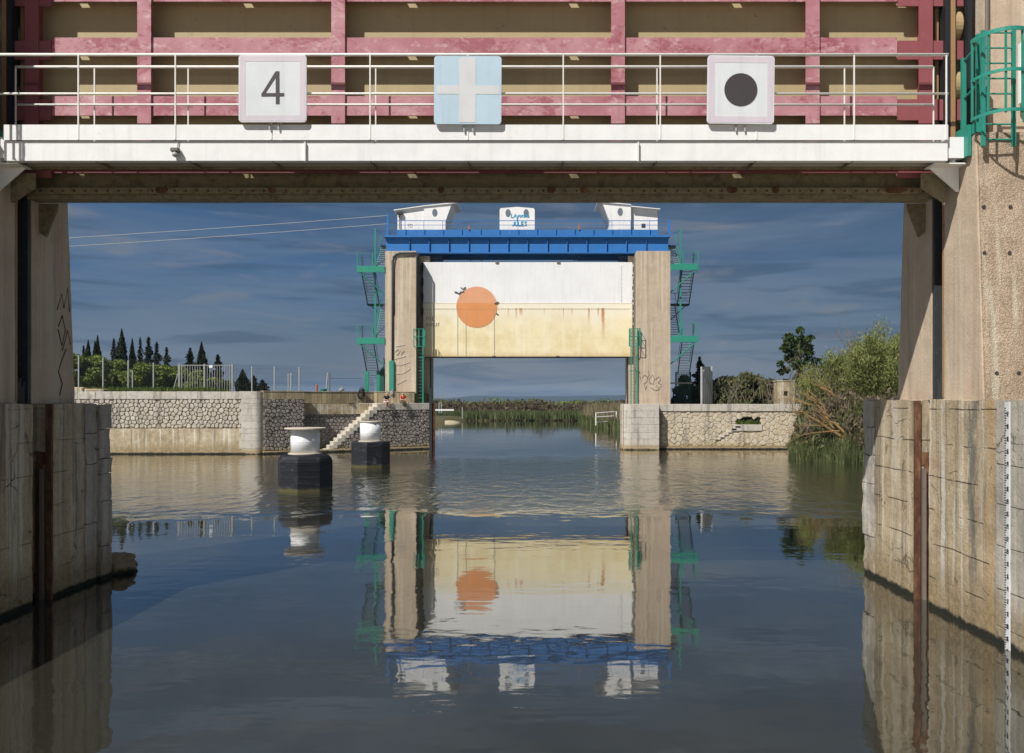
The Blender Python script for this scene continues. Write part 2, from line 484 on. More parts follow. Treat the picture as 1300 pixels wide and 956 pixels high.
def far_gate_cream():
    n = NT('stained_cream_gate')
    a = n.noise(0.8, 7, 0.6)
    col = n.mix(n.rng(a, 0.35, 0.7), (0.74, 0.65, 0.42), (0.66, 0.55, 0.31))
    st = n.noise(1.0, 6, 0.65, n.map((1.3, 1.3, 0.12), (2, 2, 2)))
    col = n.mix(n.rng(st, 0.5, 0.72, 0.0, 0.6), col, (0.78, 0.73, 0.57))
    bl = n.noise(0.55, 8, 0.68, n.map((1, 1, 1.4), (5, 1, 2)), 0.6)
    zf = n.math('ADD', n.z, n.math('MULTIPLY', n.math('SUBTRACT', bl, 0.5), 3.0))
    col = n.mix(n.rng(zf, 9.5, 12.2, 0.0, 0.75), col, (0.77, 0.74, 0.63))
    # rust runs under the rivet row, fading downwards
    for xr, wd, ln, am in ((-2.6, .10, 1.0, .5), (-1.95, .12, 1.2, .7), (-1.55, .18, .8, .75), (2.0, .07, 1.3, .6), (2.7, .06, .9, .7), (4.1, .10, 1.6, .75), (4.9, .12, .9, .7), (5.3, .20, 3.0, .95), (-6.2, .1, .8, .3), (0.4, .08, .8, .4)):
        xx = n.math('ABSOLUTE', n.math('SUBTRACT', n.math('ADD', n.x, n.math('MULTIPLY', n.math('SUBTRACT', n.noise(2.2, 4), 0.5), 0.22)), xr))
        rust = n.math('MULTIPLY', n.rng(xx, wd * .3, wd, 1.0, 0.0), n.math('MULTIPLY', n.rng(n.z, 11.65 - ln, 11.6), n.rng(n.z, 11.64, 11.70, 1.0, 0.0)))
        col = n.mix(n.math('MULTIPLY', rust, am), col, (0.45, 0.19, 0.045))
    e = n.math('ADD', n.z, n.math('MULTIPLY', n.noise(1.5, 6), -0.6))
    col = n.mix(n.rng(e, 7.1, 7.9, 0.6, 0.0), col, (0.45, 0.26, 0.09))
    return n.done(col, 0.6, 0.0, n.bump(n.noise(3, 4), 0.01, 0.5), 0.3)

def rusty(name, c1=(0.115, 0.052, 0.030), c2=(0.05, 0.022, 0.015), c3=(0.22, 0.12, 0.065)):
    n = NT(name)
    a = n.noise(5, 10, 0.75, n.map((1, 1, 0.4)), 0.5)
    col = n.ramp(a, [(0.35, c2), (0.52, c1), (0.68, c3)])
    return n.done(col, 0.9, 0.0, n.bump(a, 0.01, 1.0), 0.2)

M = {}
M['water'] = water_mat()
M['pink'] = gate_pink()
M['redrib'] = paint('dull_red_paint', (0.27, 0.075, 0.085), (0.40, 0.20, 0.21), 0.35, 0.6, 2.5)
M['skin'] = paint('olive_cream_plate', (0.42, 0.345, 0.19), (0.16, 0.10, 0.05), 0.25, 0.6, 1.6)
M['olive'] = paint('grimy_olive_steel', (0.23, 0.195, 0.11), (0.06, 0.032, 0.018), 0.85, 0.7, 2.6)
M['skin_shade'] = paint('shaded_olive_plate', (0.21, 0.175, 0.09), (0.06, 0.03, 0.018), 0.8, 0.7, 1.6)  # skin colour darkened for the shade under the gate, with rust spots
M['darkred'] = paint('dark_red_steel', (0.15, 0.04, 0.04), (0.06, 0.03, 0.02), 0.4, 0.7)
M['white'] = paint('white_paint', (0.80, 0.80, 0.79), (0.42, 0.30, 0.19), 0.22, 0.45, 2.6)
M['white_rail'] = paint('white_railing_paint', (0.78, 0.77, 0.72), (0.35, 0.20, 0.10), 0.32, 0.5, 4.0)
M['white_cabin'] = paint('white_cabin_paint', (0.80, 0.79, 0.77), None, 0.1, 0.5, 0.8)
M['black'] = paint('black_steel', (0.016, 0.017, 0.02), (0.06, 0.05, 0.04), 0.3, 0.55)
M['ochre'] = paint('ochre_guide_steel', (0.33, 0.20, 0.09), (0.10, 0.05, 0.03), 0.5, 0.7, 4)
M['wheelm'] = paint('yellow_brown_wheel', (0.40, 0.29, 0.15), (0.14, 0.08, 0.05), 0.5, 0.6, 5)
M['guide'] = paint('dark_guide_steel', (0.035, 0.04, 0.043), (0.14, 0.12, 0.10), 0.45, 0.5, 3)
M['steel_pale'] = paint('dusty_grey_grating', (0.42, 0.40, 0.35), (0.2, 0.15, 0.1), 0.3, 0.7, 3)
M['rust'] = rusty('flaking_rust')
M['steel_grey'] = paint('weathered_grey_steel', (0.17, 0.145, 0.12), (0.12, 0.05, 0.03), 0.4, 0.7, 3)
M['pillar_rough'] = concrete('exposed_pebble_concrete', (0.60, 0.49, 0.37), (0.46, 0.36, 0.26), (0.32, 0.245, 0.17), 0.5, 9, 0.0, 0.65, bump=0.007, runs=(0.2, 0.15, 0.11))
M['pillar_smooth'] = concrete('smooth_tan_concrete', (0.60, 0.485, 0.365), (0.53, 0.42, 0.31), (0.42, 0.33, 0.24), 0.45, 20, 0.0, 0.0, runs=(0.28, 0.21, 0.15))
M['pillar_far'] = concrete('far_tan_concrete', (0.52, 0.425, 0.325), (0.47, 0.38, 0.285), (0.38, 0.305, 0.225), 0.55, 6, 0.0, 0.0, runs=(0.27, 0.20, 0.14))
M['pier'] = concrete('old_pier_concrete', (0.58, 0.485, 0.34), (0.46, 0.365, 0.235), (0.24, 0.185, 0.115), 0.95, 16, 0.45, 0.0, True, 0.16, runs=(0.15, 0.135, 0.11), bump=0.022, pale=(0.60, 0.56, 0.47),
    stains=((15.05, 0.22, (0.13, 0.125, 0.105), 0.85, 1), (15.42, 0.05, (0.62, 0.58, 0.50), 0.9, 2), (16.15, 0.10, (0.60, 0.57, 0.50), 0.7, 3), (18.3, 0.30, (0.58, 0.53, 0.43), 0.6, 4), (14.5, 0.16, (0.42, 0.27, 0.12), 0.7, 5), (17.7, 0.08, (0.56, 0.52, 0.44), 0.6, 6), (19.3, 0.10, (0.16, 0.14, 0.11), 0.6, 7)))
M['pier_cap'] = concrete('pale_pier_stone', (0.52, 0.48, 0.41), (0.44, 0.40, 0.34), (0.27, 0.25, 0.215), 0.5, 18, 0.25, 0.0, True, 0.0, runs=(0.15, 0.14, 0.125), bump=0.02)
M['quay_conc'] = concrete('ochre_quay_concrete', (0.60, 0.53, 0.40), (0.42, 0.345, 0.225), (0.19, 0.15, 0.095), 0.8, 8, 0.0, 0.0, True, runs=(0.15, 0.125, 0.085))
M['quay_upper'] = concrete('grimy_parapet_concrete', (0.40, 0.33, 0.20), (0.29, 0.24, 0.15), (0.15, 0.125, 0.085), 0.7, 8, 0.0, 0.0, runs=(0.085, 0.075, 0.06))
M['mortar_pale'] = concrete('pale_mortar', (0.36, 0.32, 0.27), (0.28, 0.245, 0.205), (0.17, 0.15, 0.125), 0.6, 9, water=True)
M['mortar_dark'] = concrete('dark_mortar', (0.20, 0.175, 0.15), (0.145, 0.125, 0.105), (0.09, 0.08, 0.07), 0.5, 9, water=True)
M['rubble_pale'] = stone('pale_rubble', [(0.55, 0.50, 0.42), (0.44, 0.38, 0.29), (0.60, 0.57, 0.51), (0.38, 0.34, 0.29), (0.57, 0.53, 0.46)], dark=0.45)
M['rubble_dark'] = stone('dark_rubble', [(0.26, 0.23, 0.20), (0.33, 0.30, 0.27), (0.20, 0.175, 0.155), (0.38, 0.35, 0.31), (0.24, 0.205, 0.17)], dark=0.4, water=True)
M['rubble_warm'] = stone('warm_rubble', [(0.58, 0.50, 0.36), (0.54, 0.49, 0.41), (0.44, 0.36, 0.24), (0.60, 0.55, 0.47), (0.55, 0.44, 0.27)], dark=0.45, water=True)
M['ashlar'] = stone('pale_cut_stone', [(0.52, 0.485, 0.42), (0.47, 0.43, 0.37), (0.56, 0.53, 0.47)], dark=0.5, water=True)
M['coping_moss'] = stone('mossy_coping', [(0.24, 0.21, 0.13), (0.20, 0.18, 0.11)], moss=0.75)
M['step_stone'] = stone('worn_step_stone', [(0.58, 0.53, 0.44), (0.54, 0.49, 0.40), (0.62, 0.57, 0.49)], dark=0.65)
M['blue'] = paint('blue_paint', (0.03, 0.165, 0.45), (0.03, 0.10, 0.26), 0.2, 0.45, 1.5)
M['navy'] = paint('dark_blue_machinery', (0.03, 0.055, 0.12), None, 0.2, 0.5, 1.5)
M['green'] = paint('green_paint', (0.025, 0.24, 0.165), (0.03, 0.16, 0.12), 0.25, 0.5, 2.0)
M['teal'] = paint('teal_ladder_paint', (0.025, 0.25, 0.19), (0.05, 0.12, 0.10), 0.3, 0.45, 4.0)
M['dkgreen'] = paint('dark_green_steel', (0.015, 0.085, 0.07), None, 0.2, 0.5, 2.0)
M['tread'] = paint('galvanised_tread', (0.33, 0.34, 0.33), None, 0.2, 0.5, 2.0)
M['galv'] = paint('galvanised_steel', (0.40, 0.41, 0.40), None, 0.2, 0.5, 2.0)
M['bar_grey'] = paint('dull_grey_bars', (0.27, 0.275, 0.265), None, 0.2, 0.6, 2.0)
M['gate_white'] = paint('white_gate_panel', (0.76, 0.76, 0.75), (0.60, 0.58, 0.50), 0.2, 0.55, 0.5)
M['gate_cream'] = far_gate_cream()
M['sun_pale'] = paint('faded_orange_print', (0.66, 0.32, 0.17), None, 0.1, 0.6, 0.7)
M['sun_deep'] = paint('orange_print', (0.64, 0.26, 0.09), (0.60, 0.30, 0.12), 0.15, 0.6, 0.7)
M['ink'] = paint('dark_ink', (0.045, 0.04, 0.042), None, 0.1, 0.6, 3)
M['signface'] = paint('sign_face', (0.67, 0.70, 0.71), None, 0.1, 0.35, 2.0, True)
M['signpink'] = paint('faded_pink_border', (0.63, 0.565, 0.615), None, 0.1, 0.35, 2.0)
M['signblue'] = paint('faded_blue_print', (0.46, 0.60, 0.69), None, 0.1, 0.35, 2.0)
M['signgrey'] = paint('faded_white_print', (0.62, 0.63, 0.63), None, 0.1, 0.35, 2.0)
M['char'] = paint('charcoal_print', (0.055, 0.047, 0.048), (0.14, 0.13, 0.13), 0.2, 0.5, 6.0)
M['cyan'] = paint('cyan_spray', (0.02, 0.38, 0.62), None, 0.1, 0.6)
M['lilac'] = paint('lilac_print', (0.46, 0.42, 0.52), None, 0.1, 0.6)
M['glass'] = paint('grey_porthole_glass', (0.16, 0.19, 0.22), None, 0.1, 0.15, 1.0, False)
M['chalk'] = paint('chalk_lettering', (0.55, 0.53, 0.49), None, 0.3, 0.8)
M['rubber'] = paint('black_fender', (0.008, 0.009, 0.012), (0.03, 0.033, 0.04), 0.3, 0.5, 1.6)
def fender_mat():
    n = NT('scuffed_black_fender')
    s = n.noise(1.0, 8, 0.72, n.map((1.2, 1.2, 7), (2, 5, 1)), 0.4)
    col = n.mix(n.rng(s, 0.52, 0.68, 0.0, 0.85), (0.008, 0.009, 0.013), (0.045, 0.05, 0.065))
    col = n.mix(n.rng(n.noise(2.2, 9, 0.75), 0.60, 0.68, 0.0, 0.5), col, (0.10, 0.10, 0.10))
    z = n.math('ADD', n.z, n.math('MULTIPLY', n.math('SUBTRACT', n.noise(3.0, 7, 0.7), 0.5), 0.30))
    col = n.mix(n.rng(z, 0.06, 0.20, 0.9, 0.0), col, (0.075, 0.07, 0.025))
    return n.done(col, 0.55, 0.0, n.bump(s, 0.02, 0.8), 0.3)
M['rubber'] = fender_mat()
M['dolphin_white'] = paint('white_dolphin_paint', (0.76, 0.77, 0.77), (0.42, 0.33, 0.22), 0.34, 0.5, 1.6)
M['cap'] = paint('beige_cap_plate', (0.52, 0.46, 0.37), None, 0.2, 0.6)
M['leaf_pine'] = leafmat('pine_foliage', (0.075, 0.115, 0.022), (0.18, 0.24, 0.04), (0.29, 0.34, 0.065))
M['leaf_cyp'] = leafmat('cypress_foliage', (0.016, 0.026, 0.012), (0.032, 0.046, 0.020), (0.055, 0.07, 0.03))
M['leaf_tree'] = leafmat('round_leaf_foliage', (0.028, 0.048, 0.014), (0.06, 0.092, 0.022), (0.12, 0.15, 0.04))
M['leaf_tam'] = leafmat('tamarisk_foliage', (0.11, 0.135, 0.035), (0.24, 0.27, 0.075), (0.35, 0.35, 0.14))
M['leaf_bush'] = leafmat('scrub_foliage', (0.065, 0.078, 0.028), (0.125, 0.135, 0.05), (0.20, 0.185, 0.085))
M['leaf_dry'] = leafmat('dry_scrub', (0.09, 0.07, 0.045), (0.16, 0.125, 0.08), (0.24, 0.20, 0.13))
M['leaf_reed'] = leafmat('green_reeds', (0.05, 0.07, 0.022), (0.10, 0.125, 0.042), (0.20, 0.20, 0.09))
M['leaf_straw'] = leafmat('straw_reeds', (0.12, 0.10, 0.05), (0.24, 0.20, 0.11), (0.33, 0.29, 0.18))
M['leaf_heath'] = leafmat('brown_heath', (0.06, 0.045, 0.025), (0.11, 0.075, 0.042), (0.15, 0.12, 0.06))
M['grass'] = leafmat('grass_blades', (0.06, 0.09, 0.02), (0.11, 0.15, 0.03), (0.19, 0.21, 0.06))
M['bark'] = paint('grey_bark', (0.14, 0.11, 0.085), (0.07, 0.05, 0.04), 0.4, 0.9, 5)
M['twig'] = paint('pale_dead_wood', (0.21, 0.175, 0.13), (0.18, 0.14, 0.10), 0.4, 0.9, 5)
M['lichen'] = paint('orange_lichen_wood', (0.27, 0.165, 0.055), (0.15, 0.12, 0.085), 0.8, 0.9, 3)
M['hill'] = paint('wooded_hill', (0.022, 0.032, 0.030), None, 0.2, 0.95, 0.01, False)
def soil(name, c1, c2):
    n = NT(name)
    a = n.noise(0.25, 8, 0.7)
    return n.done(n.mix(n.rng(a, 0.4, 0.6), c1, c2), 0.95, 0.0, n.bump(n.noise(3, 8, 0.7), 0.05, 0.7), 0.1)
M['soil'] = soil('earth_and_grass', (0.17, 0.15, 0.08), (0.10, 0.115, 0.045))
M['marsh'] = soil('marsh_ground', (0.12, 0.10, 0.055), (0.08, 0.085, 0.035))
M['sand'] = soil('sand', (0.42, 0.36, 0.26), (0.36, 0.30, 0.21))
M['bed'] = soil('river_bed', (0.06, 0.055, 0.04), (0.05, 0.045, 0.03))
M['flesh'] = paint('skin_tone', (0.52, 0.31, 0.22), None, 0.1, 0.6, 5, False)
M['hair'] = paint('brown_hair', (0.05, 0.032, 0.022), None, 0.1, 0.6, 8, False)
M['cloth_dark'] = paint('charcoal_cloth', (0.035, 0.037, 0.05), None, 0.1, 0.9, 8, False)
M['cloth_pink'] = paint('pale_pink_cloth', (0.52, 0.40, 0.40), None, 0.1, 0.9, 8, False)
M['cloth_red'] = paint('orange_red_cloth', (0.62, 0.10, 0.045), None, 0.1, 0.9, 8, False)
M['cloth_khaki'] = paint('dark_khaki_cloth', (0.11, 0.08, 0.05), None, 0.1, 0.9, 8, False)
M['cloth_grey'] = paint('grey_cloth', (0.24, 0.25, 0.26), None, 0.1, 0.9, 8, False)
M['shoe'] = paint('shoe_cloth', (0.30, 0.26, 0.17), None, 0.1, 0.9, 8, False)
M['orange_post'] = paint('orange_brown_post', (0.42, 0.13, 0.05), None, 0.1, 0.6)
M['boulder'] = stone('tan_boulder', [(0.34, 0.27, 0.21), (0.30, 0.235, 0.18)], dark=0.5, water=True)

# ------------------------------------------------------------------ the ground, water, far land
struct('ground', MB().add([(-9000, -3000, -3.2), (9000, -3000, -3.2), (9000, 9000, -3.2), (-9000, 9000, -3.2)], [(0, 1, 2, 3)]), M['bed'])
struct('water', MB().add([(-400, -120, 0), (400, -120, 0), (400, 260, 0), (-400, 260, 0)], [(0, 1, 2, 3)]), M['water'])

def sheet(name, mat, poly, z, skirt=-3.0, res=None):
    """flat land with a skirt down into the water"""
    mb = MB()
    n = len(poly)
    mb.add([(x, y, z) for x, y in poly], [tuple(range(n))])
    mb.add([(x, y, z) for x, y in poly] + [(x, y, skirt) for x, y in poly], [(i, i + n, (i + 1) % n + n, (i + 1) % n) for i in range(n)])
    return struct(name, mb, mat)

sheet('land', M['marsh'], [(-9000, 172), (-40, 172), (-14, 168), (6, 169), (30, 172), (9000, 172), (9000, 9000), (-9000, 9000)], 0.5)
# left quay apron, right quay apron
sheet('quay_ground', M['soil'], [(-400, 64.6), (-21.6, 64.6), (-21.3, 66.4), (-19.2, 67.4), (-13.9, 70.5), (-10.2, 70.6), (-9.25, 72.0), (-9.35, 75), (-10.7, 84), (-16, 110), (-32, 150), (-400, 150)], 4.5)
sheet('quay_ground', M['soil'], [(7.1, 70.9), (22, 70.9), (400, 70.9), (400, 112), (24, 112), (12.5, 92), (8.3, 84), (7.4, 75)], 3.55)
# right bank beyond the gate
def bank(name, mat, line, z_top, inland, hgt_noise=0.15):
    """sloping bank: waterline points, rising to z_top some metres inland along 'inland'"""
    mb = MB()
    ds = [0, 1.0, 2.4, 4.5, 40]
    hs = [-0.6, 0.25, 0.9, 1.0, 1.0]
    rows = []
    for (x, y) in line:
        row = []
        for d, h in zip(ds, hs):
            j = mnoise.noise(Vector((x * 0.4, y * 0.4, d))) * hgt_noise
            row.append((x + inland[0] * d, y + inland[1] * d, (h * z_top if h > 0 else h) + (j if h > 0.2 else 0)))
        rows.append(row)
    vs = [p for r in rows for p in r]
    k = len(ds)
    fs = [(i * k + j, (i + 1) * k + j, (i + 1) * k + j + 1, i * k + j + 1) for i in range(len(rows) - 1) for j in range(k - 1)]
    mb.add(vs, fs)
    return struct(name, mb, mat, True)
bank('bank', M['marsh'], [(8.2, 172), (8.4, 150), (9.6, 130), (11.2, 112), (12.2, 100), (12.5, 84)], 1.2, (1, 0.05))
bank('bank', M['soil'], [(20.6, 70.6), (18.8, 64), (17.2, 58.5), (18.4, 55.2), (22, 53.6), (30, 52.2), (60, 50)], 3.2, (0.75, 0.66))
bank('bank', M['marsh'], [(-13, 172), (-14.5, 160), (-16.5, 150), (-40, 146)], 0.9, (-0.7, 0.7))
mb = MB()
mb.lathe([(2.2, -0.6), (1.7, 0.15), (0.8, 0.35), (0.2, 0.4)], -16.0, 154, 20)
struct('sand_spit', mb, M['sand'], True)

# ------------------------------------------------------------------ near lock piers
XR, XL = 7.55, -9.82            # channel faces of the two near piers
ZR, ZL = 4.0, 3.93

def near_pier(side, X, ztop, yend, yq, label):
    s = side                    # +1 right, -1 left: outward from the channel
    root = thing('lock_pier', label, 'pier', (X, 10, 0))
    out = X + s * 30
    y0, y1 = 16.72, 17.40       # guide slot
    mb = MB()
    mb.rough(X, -30, -2.5, out, 6.0, ztop, 0.5, 0.02)
    mb.rough(X, 6.004, -2.5, X + s * 3, y0, ztop, 0.11, 0.022)
    mb.rough(X, y1, -2.5, X + s * 3, yq, ztop, 0.11, 0.022)
    mb.box(X + s * 0.32, y0 - 0.05, -2.5, X + s * 3.0, y1 + 0.05, ztop - 0.012)
    mb.box(X + s * 3.0, 6, -2.5, out, yend - 0.05, ztop - 0.03)
    obj('wall', mb, M['pier'], root, True)
    # rusty liner of the slot
    g = MB().box(X - s * 0.012, y1 - 0.06, -2.0, X + s * 0.105, y1 + 0.004, ztop - 0.01)
    obj('guide_plate', g, M['rust'], root, label='flaking rust brown steel plate')
    g = MB().box(X + s * 0.19, y1 - 0.05, -2.0, X + s * 0.31, y1 + 0.004, 2.75)
    g.box(X + s * 0.11, y1 - 0.03, 2.70, X + s * 0.31, y1 + 0.003, 2.95)
    obj('guide_edge', g, M['rust'], root)
    g = MB().box(X + s * 0.135, y1 - 0.12, -2.0, X + s * 0.195, y1 - 0.02, 2.62)
    obj('guide_rail', g, M['steel_grey'], root)
    obj('guide_slit', MB().box(X + s * 0.106, y1 - 0.02, -2.0, X + s * 0.134, y1 + 0.002, 2.68), M['black'], root)
    return root

pr = near_pier(1, XR, ZR, 20.06, 19.44, 'tan stained concrete pier carrying the tide gauge, at right')
pl = near_pier(-1, XL, ZL, 19.55, 18.62, 'dark shaded concrete pier with boulders at its foot, at left')

def blocks(root, name, X, s, ya, yb, zs, mat, bev=0.03, deep=0.9, jit=0.02, seed=1):
    r = random.Random(seed)
    for a, b in zip(zs[:-1], zs[1:]):
        j = r.uniform(-jit, jit)
        obj(name, MB().rough(X + j, ya + r.uniform(0.004, .01), a + 0.008, X + s * deep, yb + r.uniform(-jit, jit), b - 0.008, 0.05, bev, 2.6), mat, root, True)

# right pier: pale quoins at its far end, pale facing blocks behind the gauge
blocks(pr, 'quoin_stone', XR - 0.015, 1, 19.45, 20.08, [-1.5, -0.35, 0.9, 2.1, 2.75, 3.4, 4.0], M['pier_cap'], 0.035, 1.2, seed=3)
blocks(pr, 'facing_stone', XR - 0.03, 1, 13.10, 14.22, [-1.5, 0.3, 0.92, 1.62, 2.3, 2.95, 4.005], M['pier_cap'], 0.012, 0.5, 0.008, 5)
blocks(pr, 'facing_stone', XR - 0.03, 1, 11.8, 13.09, [-1.5, 0.1, 0.75, 1.45, 2.2, 3.15, 4.005], M['pier_cap'], 0.012, 0.5, 0.008, 6)
# left pier: eroded quoins in two columns
blocks(pl, 'quoin_stone', XL + 0.02, -1, 18.63, 19.12, [-1.5, 0.3, 1.3, 2.62, 3.28, 3.92], M['pier_cap'], 0.03, 1.2, 0.015, 8)
blocks(pl, 'quoin_stone', XL + 0.10, -1, 19.13, 19.60, [-1.5, -0.2, 0.75, 1.75, 2.35, 2.70, 3.36, 3.90], M['pier_cap'], 0.03, 1.2, 0.025, 9)

def lump(name, c, r, mat, seed, label, cat, group=None):
    bm = bmesh.new()
    bmesh.ops.create_icosphere(bm, subdivisions=4, radius=1)
    mb = MB()
    bm.verts.index_update()
    vs = []
    for v in bm.verts:
        k = 1 + 0.4 * mnoise.noise(v.co * 1.3 + Vector((seed, 0, 0))) + 0.10 * mnoise.noise(v.co * 4 + Vector((0, seed, 0)))
        vs.append((v.co.x * r[0] * k, v.co.y * r[1] * k, v.co.z * r[2] * k))
    o = bpy.data.objects.new(name, None)
    bpy.data.objects.remove(o)
    mb.add([(c[0] + x, c[1] + y, c[2] + z) for x, y, z in vs], [[v.index for v in f.verts] for f in bm.faces])
    bm.free()
    o = obj(name, mb, mat, None, True)
    return tag(o, label, cat, group)
lump('boulder', (-9.82, 20.15, 0.08), (0.36, 0.5, 0.22), M['boulder'], 2, 'lower brown boulder in the water at the foot of the left pier', 'boulder')
lump('boulder', (-9.92, 20.2, 0.30), (0.34, 0.42, 0.12), M['boulder'], 5, 'flat brown boulder lying on top of the lower one by the left pier', 'boulder')

# tide gauge staff on the right pier
gauge = thing('tide_gauge', 'tall narrow white staff with black graduations on the right pier', 'gauge', (XR - 0.05, 13.83, 0))
obj('staff', MB().box(XR - 0.062, 13.775, -0.6, XR - 0.034, 13.90, 3.97), M['signgrey'], gauge)
SEG = {'0': 'abcdef', '1': 'bc', '2': 'abged', '3': 'abgcd', '4': 'fgbc', '5': 'afgcd', '6': 'afgedc', '7': 'abc', '8': 'abcdefg', '9': 'abcfgd'}
tk, dg = MB(), MB()
xg = XR - 0.066
for i in range(0, 220):
    z = -0.5 + i * 0.02
    if i % 2 == 0 and z < 3.94:
        w = 0.05 if (i // 2) % 5 < 3 else 0.03
        tk.box(xg, 13.897 - w, z, xg + 0.004, 13.897, z + 0.02)
def seg_digit(mb, ch, y0, z0, w, h, t=0.014):
    # seen from the channel: reading direction is towards the camera (-y)
    for k in SEG[ch]:
        if k in 'agd':
            zz = {'a': z0 + h - t, 'g': z0 + h / 2 - t / 2, 'd': z0}[k]
            mb.box(xg, y0 - w, zz, xg + 0.004, y0, zz + t)
        else:
            yy = y0 - w if k in 'bc' else y0 - t
            zz = z0 + h / 2 if k in 'bf' else z0
            mb.box(xg, yy, zz, xg + 0.0035, yy + t, zz + h / 2)
for k in range(22):
    z = -0.46 + 0.2 * k
    n = k * 2
    s = '%02d' % n
    dg = MB()
    seg_digit(dg, s[0], 13.838, z, 0.026, 0.075, .011)
    seg_digit(dg, s[1], 13.808, z, 0.026, 0.075, .011)
    obj('numeral', dg, M['ink'], gauge)
obj('graduations', tk, M['ink'], gauge, kind='stuff')

# ------------------------------------------------------------------ near gate pillars
PRX, PLX = 7.83, -10.15
def near_pillar(s, X, z0, label):
    root = thing('gate_pillar', label, 'pillar', (X + s * 1.5, 17, z0))
    o = X + s * 3.2
    Xu = X + s * 0.53
    # lower front half, tapering towards the top
    def tap(xi, ya0, yb0, ya1, yb1, za, zb, xo=o):
        mb = MB()
        nz = 40
        vs, fs = [], []
        for i in range(nz + 1):
            t = i / nz
            z = za + (zb - za) * t
            ya, yb = ya0 + (ya1 - ya0) * t, yb0 + (yb1 - yb0) * t
            ny = 12
            ring = [(xi, yb + (ya - yb) * j / ny) for j in range(ny + 1)] + [(xi + (xo - xi) * j / 8, ya) for j in range(1, 9)] + [(xo, yb)]
            for (x, y) in ring:
                d = mnoise.noise_vector(Vector((x, y, z)) * 2.2) * 0.012
                vs.append((x + d.x, y + d.y, z))
            m = len(ring)
        for i in range(nz):
            for j in range(m):
                fs.append((i * m + j, i * m + (j + 1) % m, (i + 1) * m + (j + 1) % m, (i + 1) * m + j))
        fs.append(tuple(nz * m + j for j in range(m)))
        return mb.add(vs, fs)
    obj('front_column', tap(X, 15.25, 16.75, 15.52, 16.75, z0, 8.82), M['pillar_smooth'] if s > 0 else M['pillar_smooth'], root)
    # pebbly casing on the front face, proud of the column behind
    mb = MB().rough(X + s * 0.045, 15.18, z0, o, 15.5, z0 + 0.01, 0.3, 0.0)
    c = MB()
    nz, nx = 60, 40
    vs, fs = [], []
    for i in range(nz + 1):
        t = i / nz
        z = z0 + 0.004 + (8.80 - z0) * t
        for j in range(nx + 1):
            x = X + s * (0.03 + (3.15) * j / nx)
            y = 15.215 + 0.27 * t
            d = mnoise.noise(Vector((x, z, 1.0)) * 3.0) * 0.012
            vs.append((x, y + d, z))
    for i in range(nz):
        for j in range(nx):
            a = i * (nx + 1) + j
            fs.append((a, a + 1, a + nx + 2, a + nx + 1))
    c.add(vs, fs)
    c.add([vs[0], vs[nz * (nx + 1)], (X + s * 0.03, 15.75, 8.80), (X + s * 0.03, 15.5, z0)], [(0, 1, 2, 3)])
    obj('pebble_casing', c, M['pillar_rough'], root, True)
    # back half behind the slot
    obj('rear_column', tap(X, 17.25, 18.86, 17.25, 18.52, z0, 8.82), M['pillar_smooth'], root)
    obj('slot_wall', MB().box(X + s * 0.42, 16.7, z0, o, 17.3, 8.8), M['pillar_smooth'], root)
    # upper part above the ledge, slimmer at right
    mb = MB()
    mb.rough(Xu if s > 0 else X - 0.12, 16.27 if s > 0 else 15.3, 8.83, o, 16.86, 15.5, 0.25, 0.008)  # left one brought forward, out of view, to cast shade on the gate
    mb.rough(X + s * 0.05, 17.25, 8.83, o, 18.5, 15.5, 0.25, 0.008)
    mb.box(Xu + s * 0.3, 16.8, 8.83, o, 17.3, 15.5)
    obj('upper_column', mb, M['pillar_smooth'], root, True)
    # steel guide in the slot
    g = MB()
    g.box(X + s * 0.02, 17.16, z0 + 0.02, X + s * 0.40, 17.248, 15.4)
    g.box(X + s * 0.26, 16.80, z0 + 0.02, X + s * 0.40, 17.16, 8.7)
    obj('guide_channel', g, M['guide'], root)
    g = MB().box(X - s * 0.012, 16.70, z0 + 0.05, X + s * 0.10, 16.765, 8.7)
    obj('edge_angle', g, M['ochre'], root)
    g = MB()
    for k in range(5):
        g.tube((X + s * 0.10, 16.9 + 0.06 * k, z0 + 0.02), (X + s * 0.10, 16.9 + 0.06 * k, z0 + 0.35 + 0.08 * (k % 3)), 0.03, 6)
    obj('pipe_stubs', g, M['guide'], root)
    # corner plate where the raised gate rests
    g = MB().prism([(X + s * 0.01, 7.98), (X - s * 0.38, 7.98), (X - s * 0.36, 7.86), (X - s * 0.14, 7.30), (X + s * 0.01, 7.42)], 17.5, 17.56)
    obj('corner_plate', g, M['olive'], root)
    return root, Xu, o
npr, XuR, oR = near_pillar(1, PRX, ZR, 'sunlit tan concrete gate pillar standing on the right pier')
npl, XuL, oL = near_pillar(-1, PLX, ZL, 'shaded concrete gate pillar with black scrawl on the left pier')

# tie holes in the right pillar's casing, conduit up the front
for (px, py) in ((1250, 321), (1282, 321), (1251, 262), (1285, 262), (1261, 474), (1289, 474)):
    x, _, z = P(px, py, 15.35)
    yy = 15.215 + 0.27 * (z - ZR) / 4.8
    obj('tie_hole', MB().disc((x, yy - 0.012, z), 0.035, 'y', 0.012, 10), M['ink'], npr)
g = MB().path([(PX(1253, 16.2), 16.2, 15.4), (PX(1253, 16.2), 16.2, 10.2), (PX(1251, 16.2), 16.2, 9.4), (PX(1253, 16.2), 16.2, 8.83)], 0.035, 8)
obj('conduit', g, M['steel_grey'], npr)

def strokes(mb, lines, to3, w):
    for ln in lines:
        mb.path([to3(a, b) for a, b in ln], w, 4)
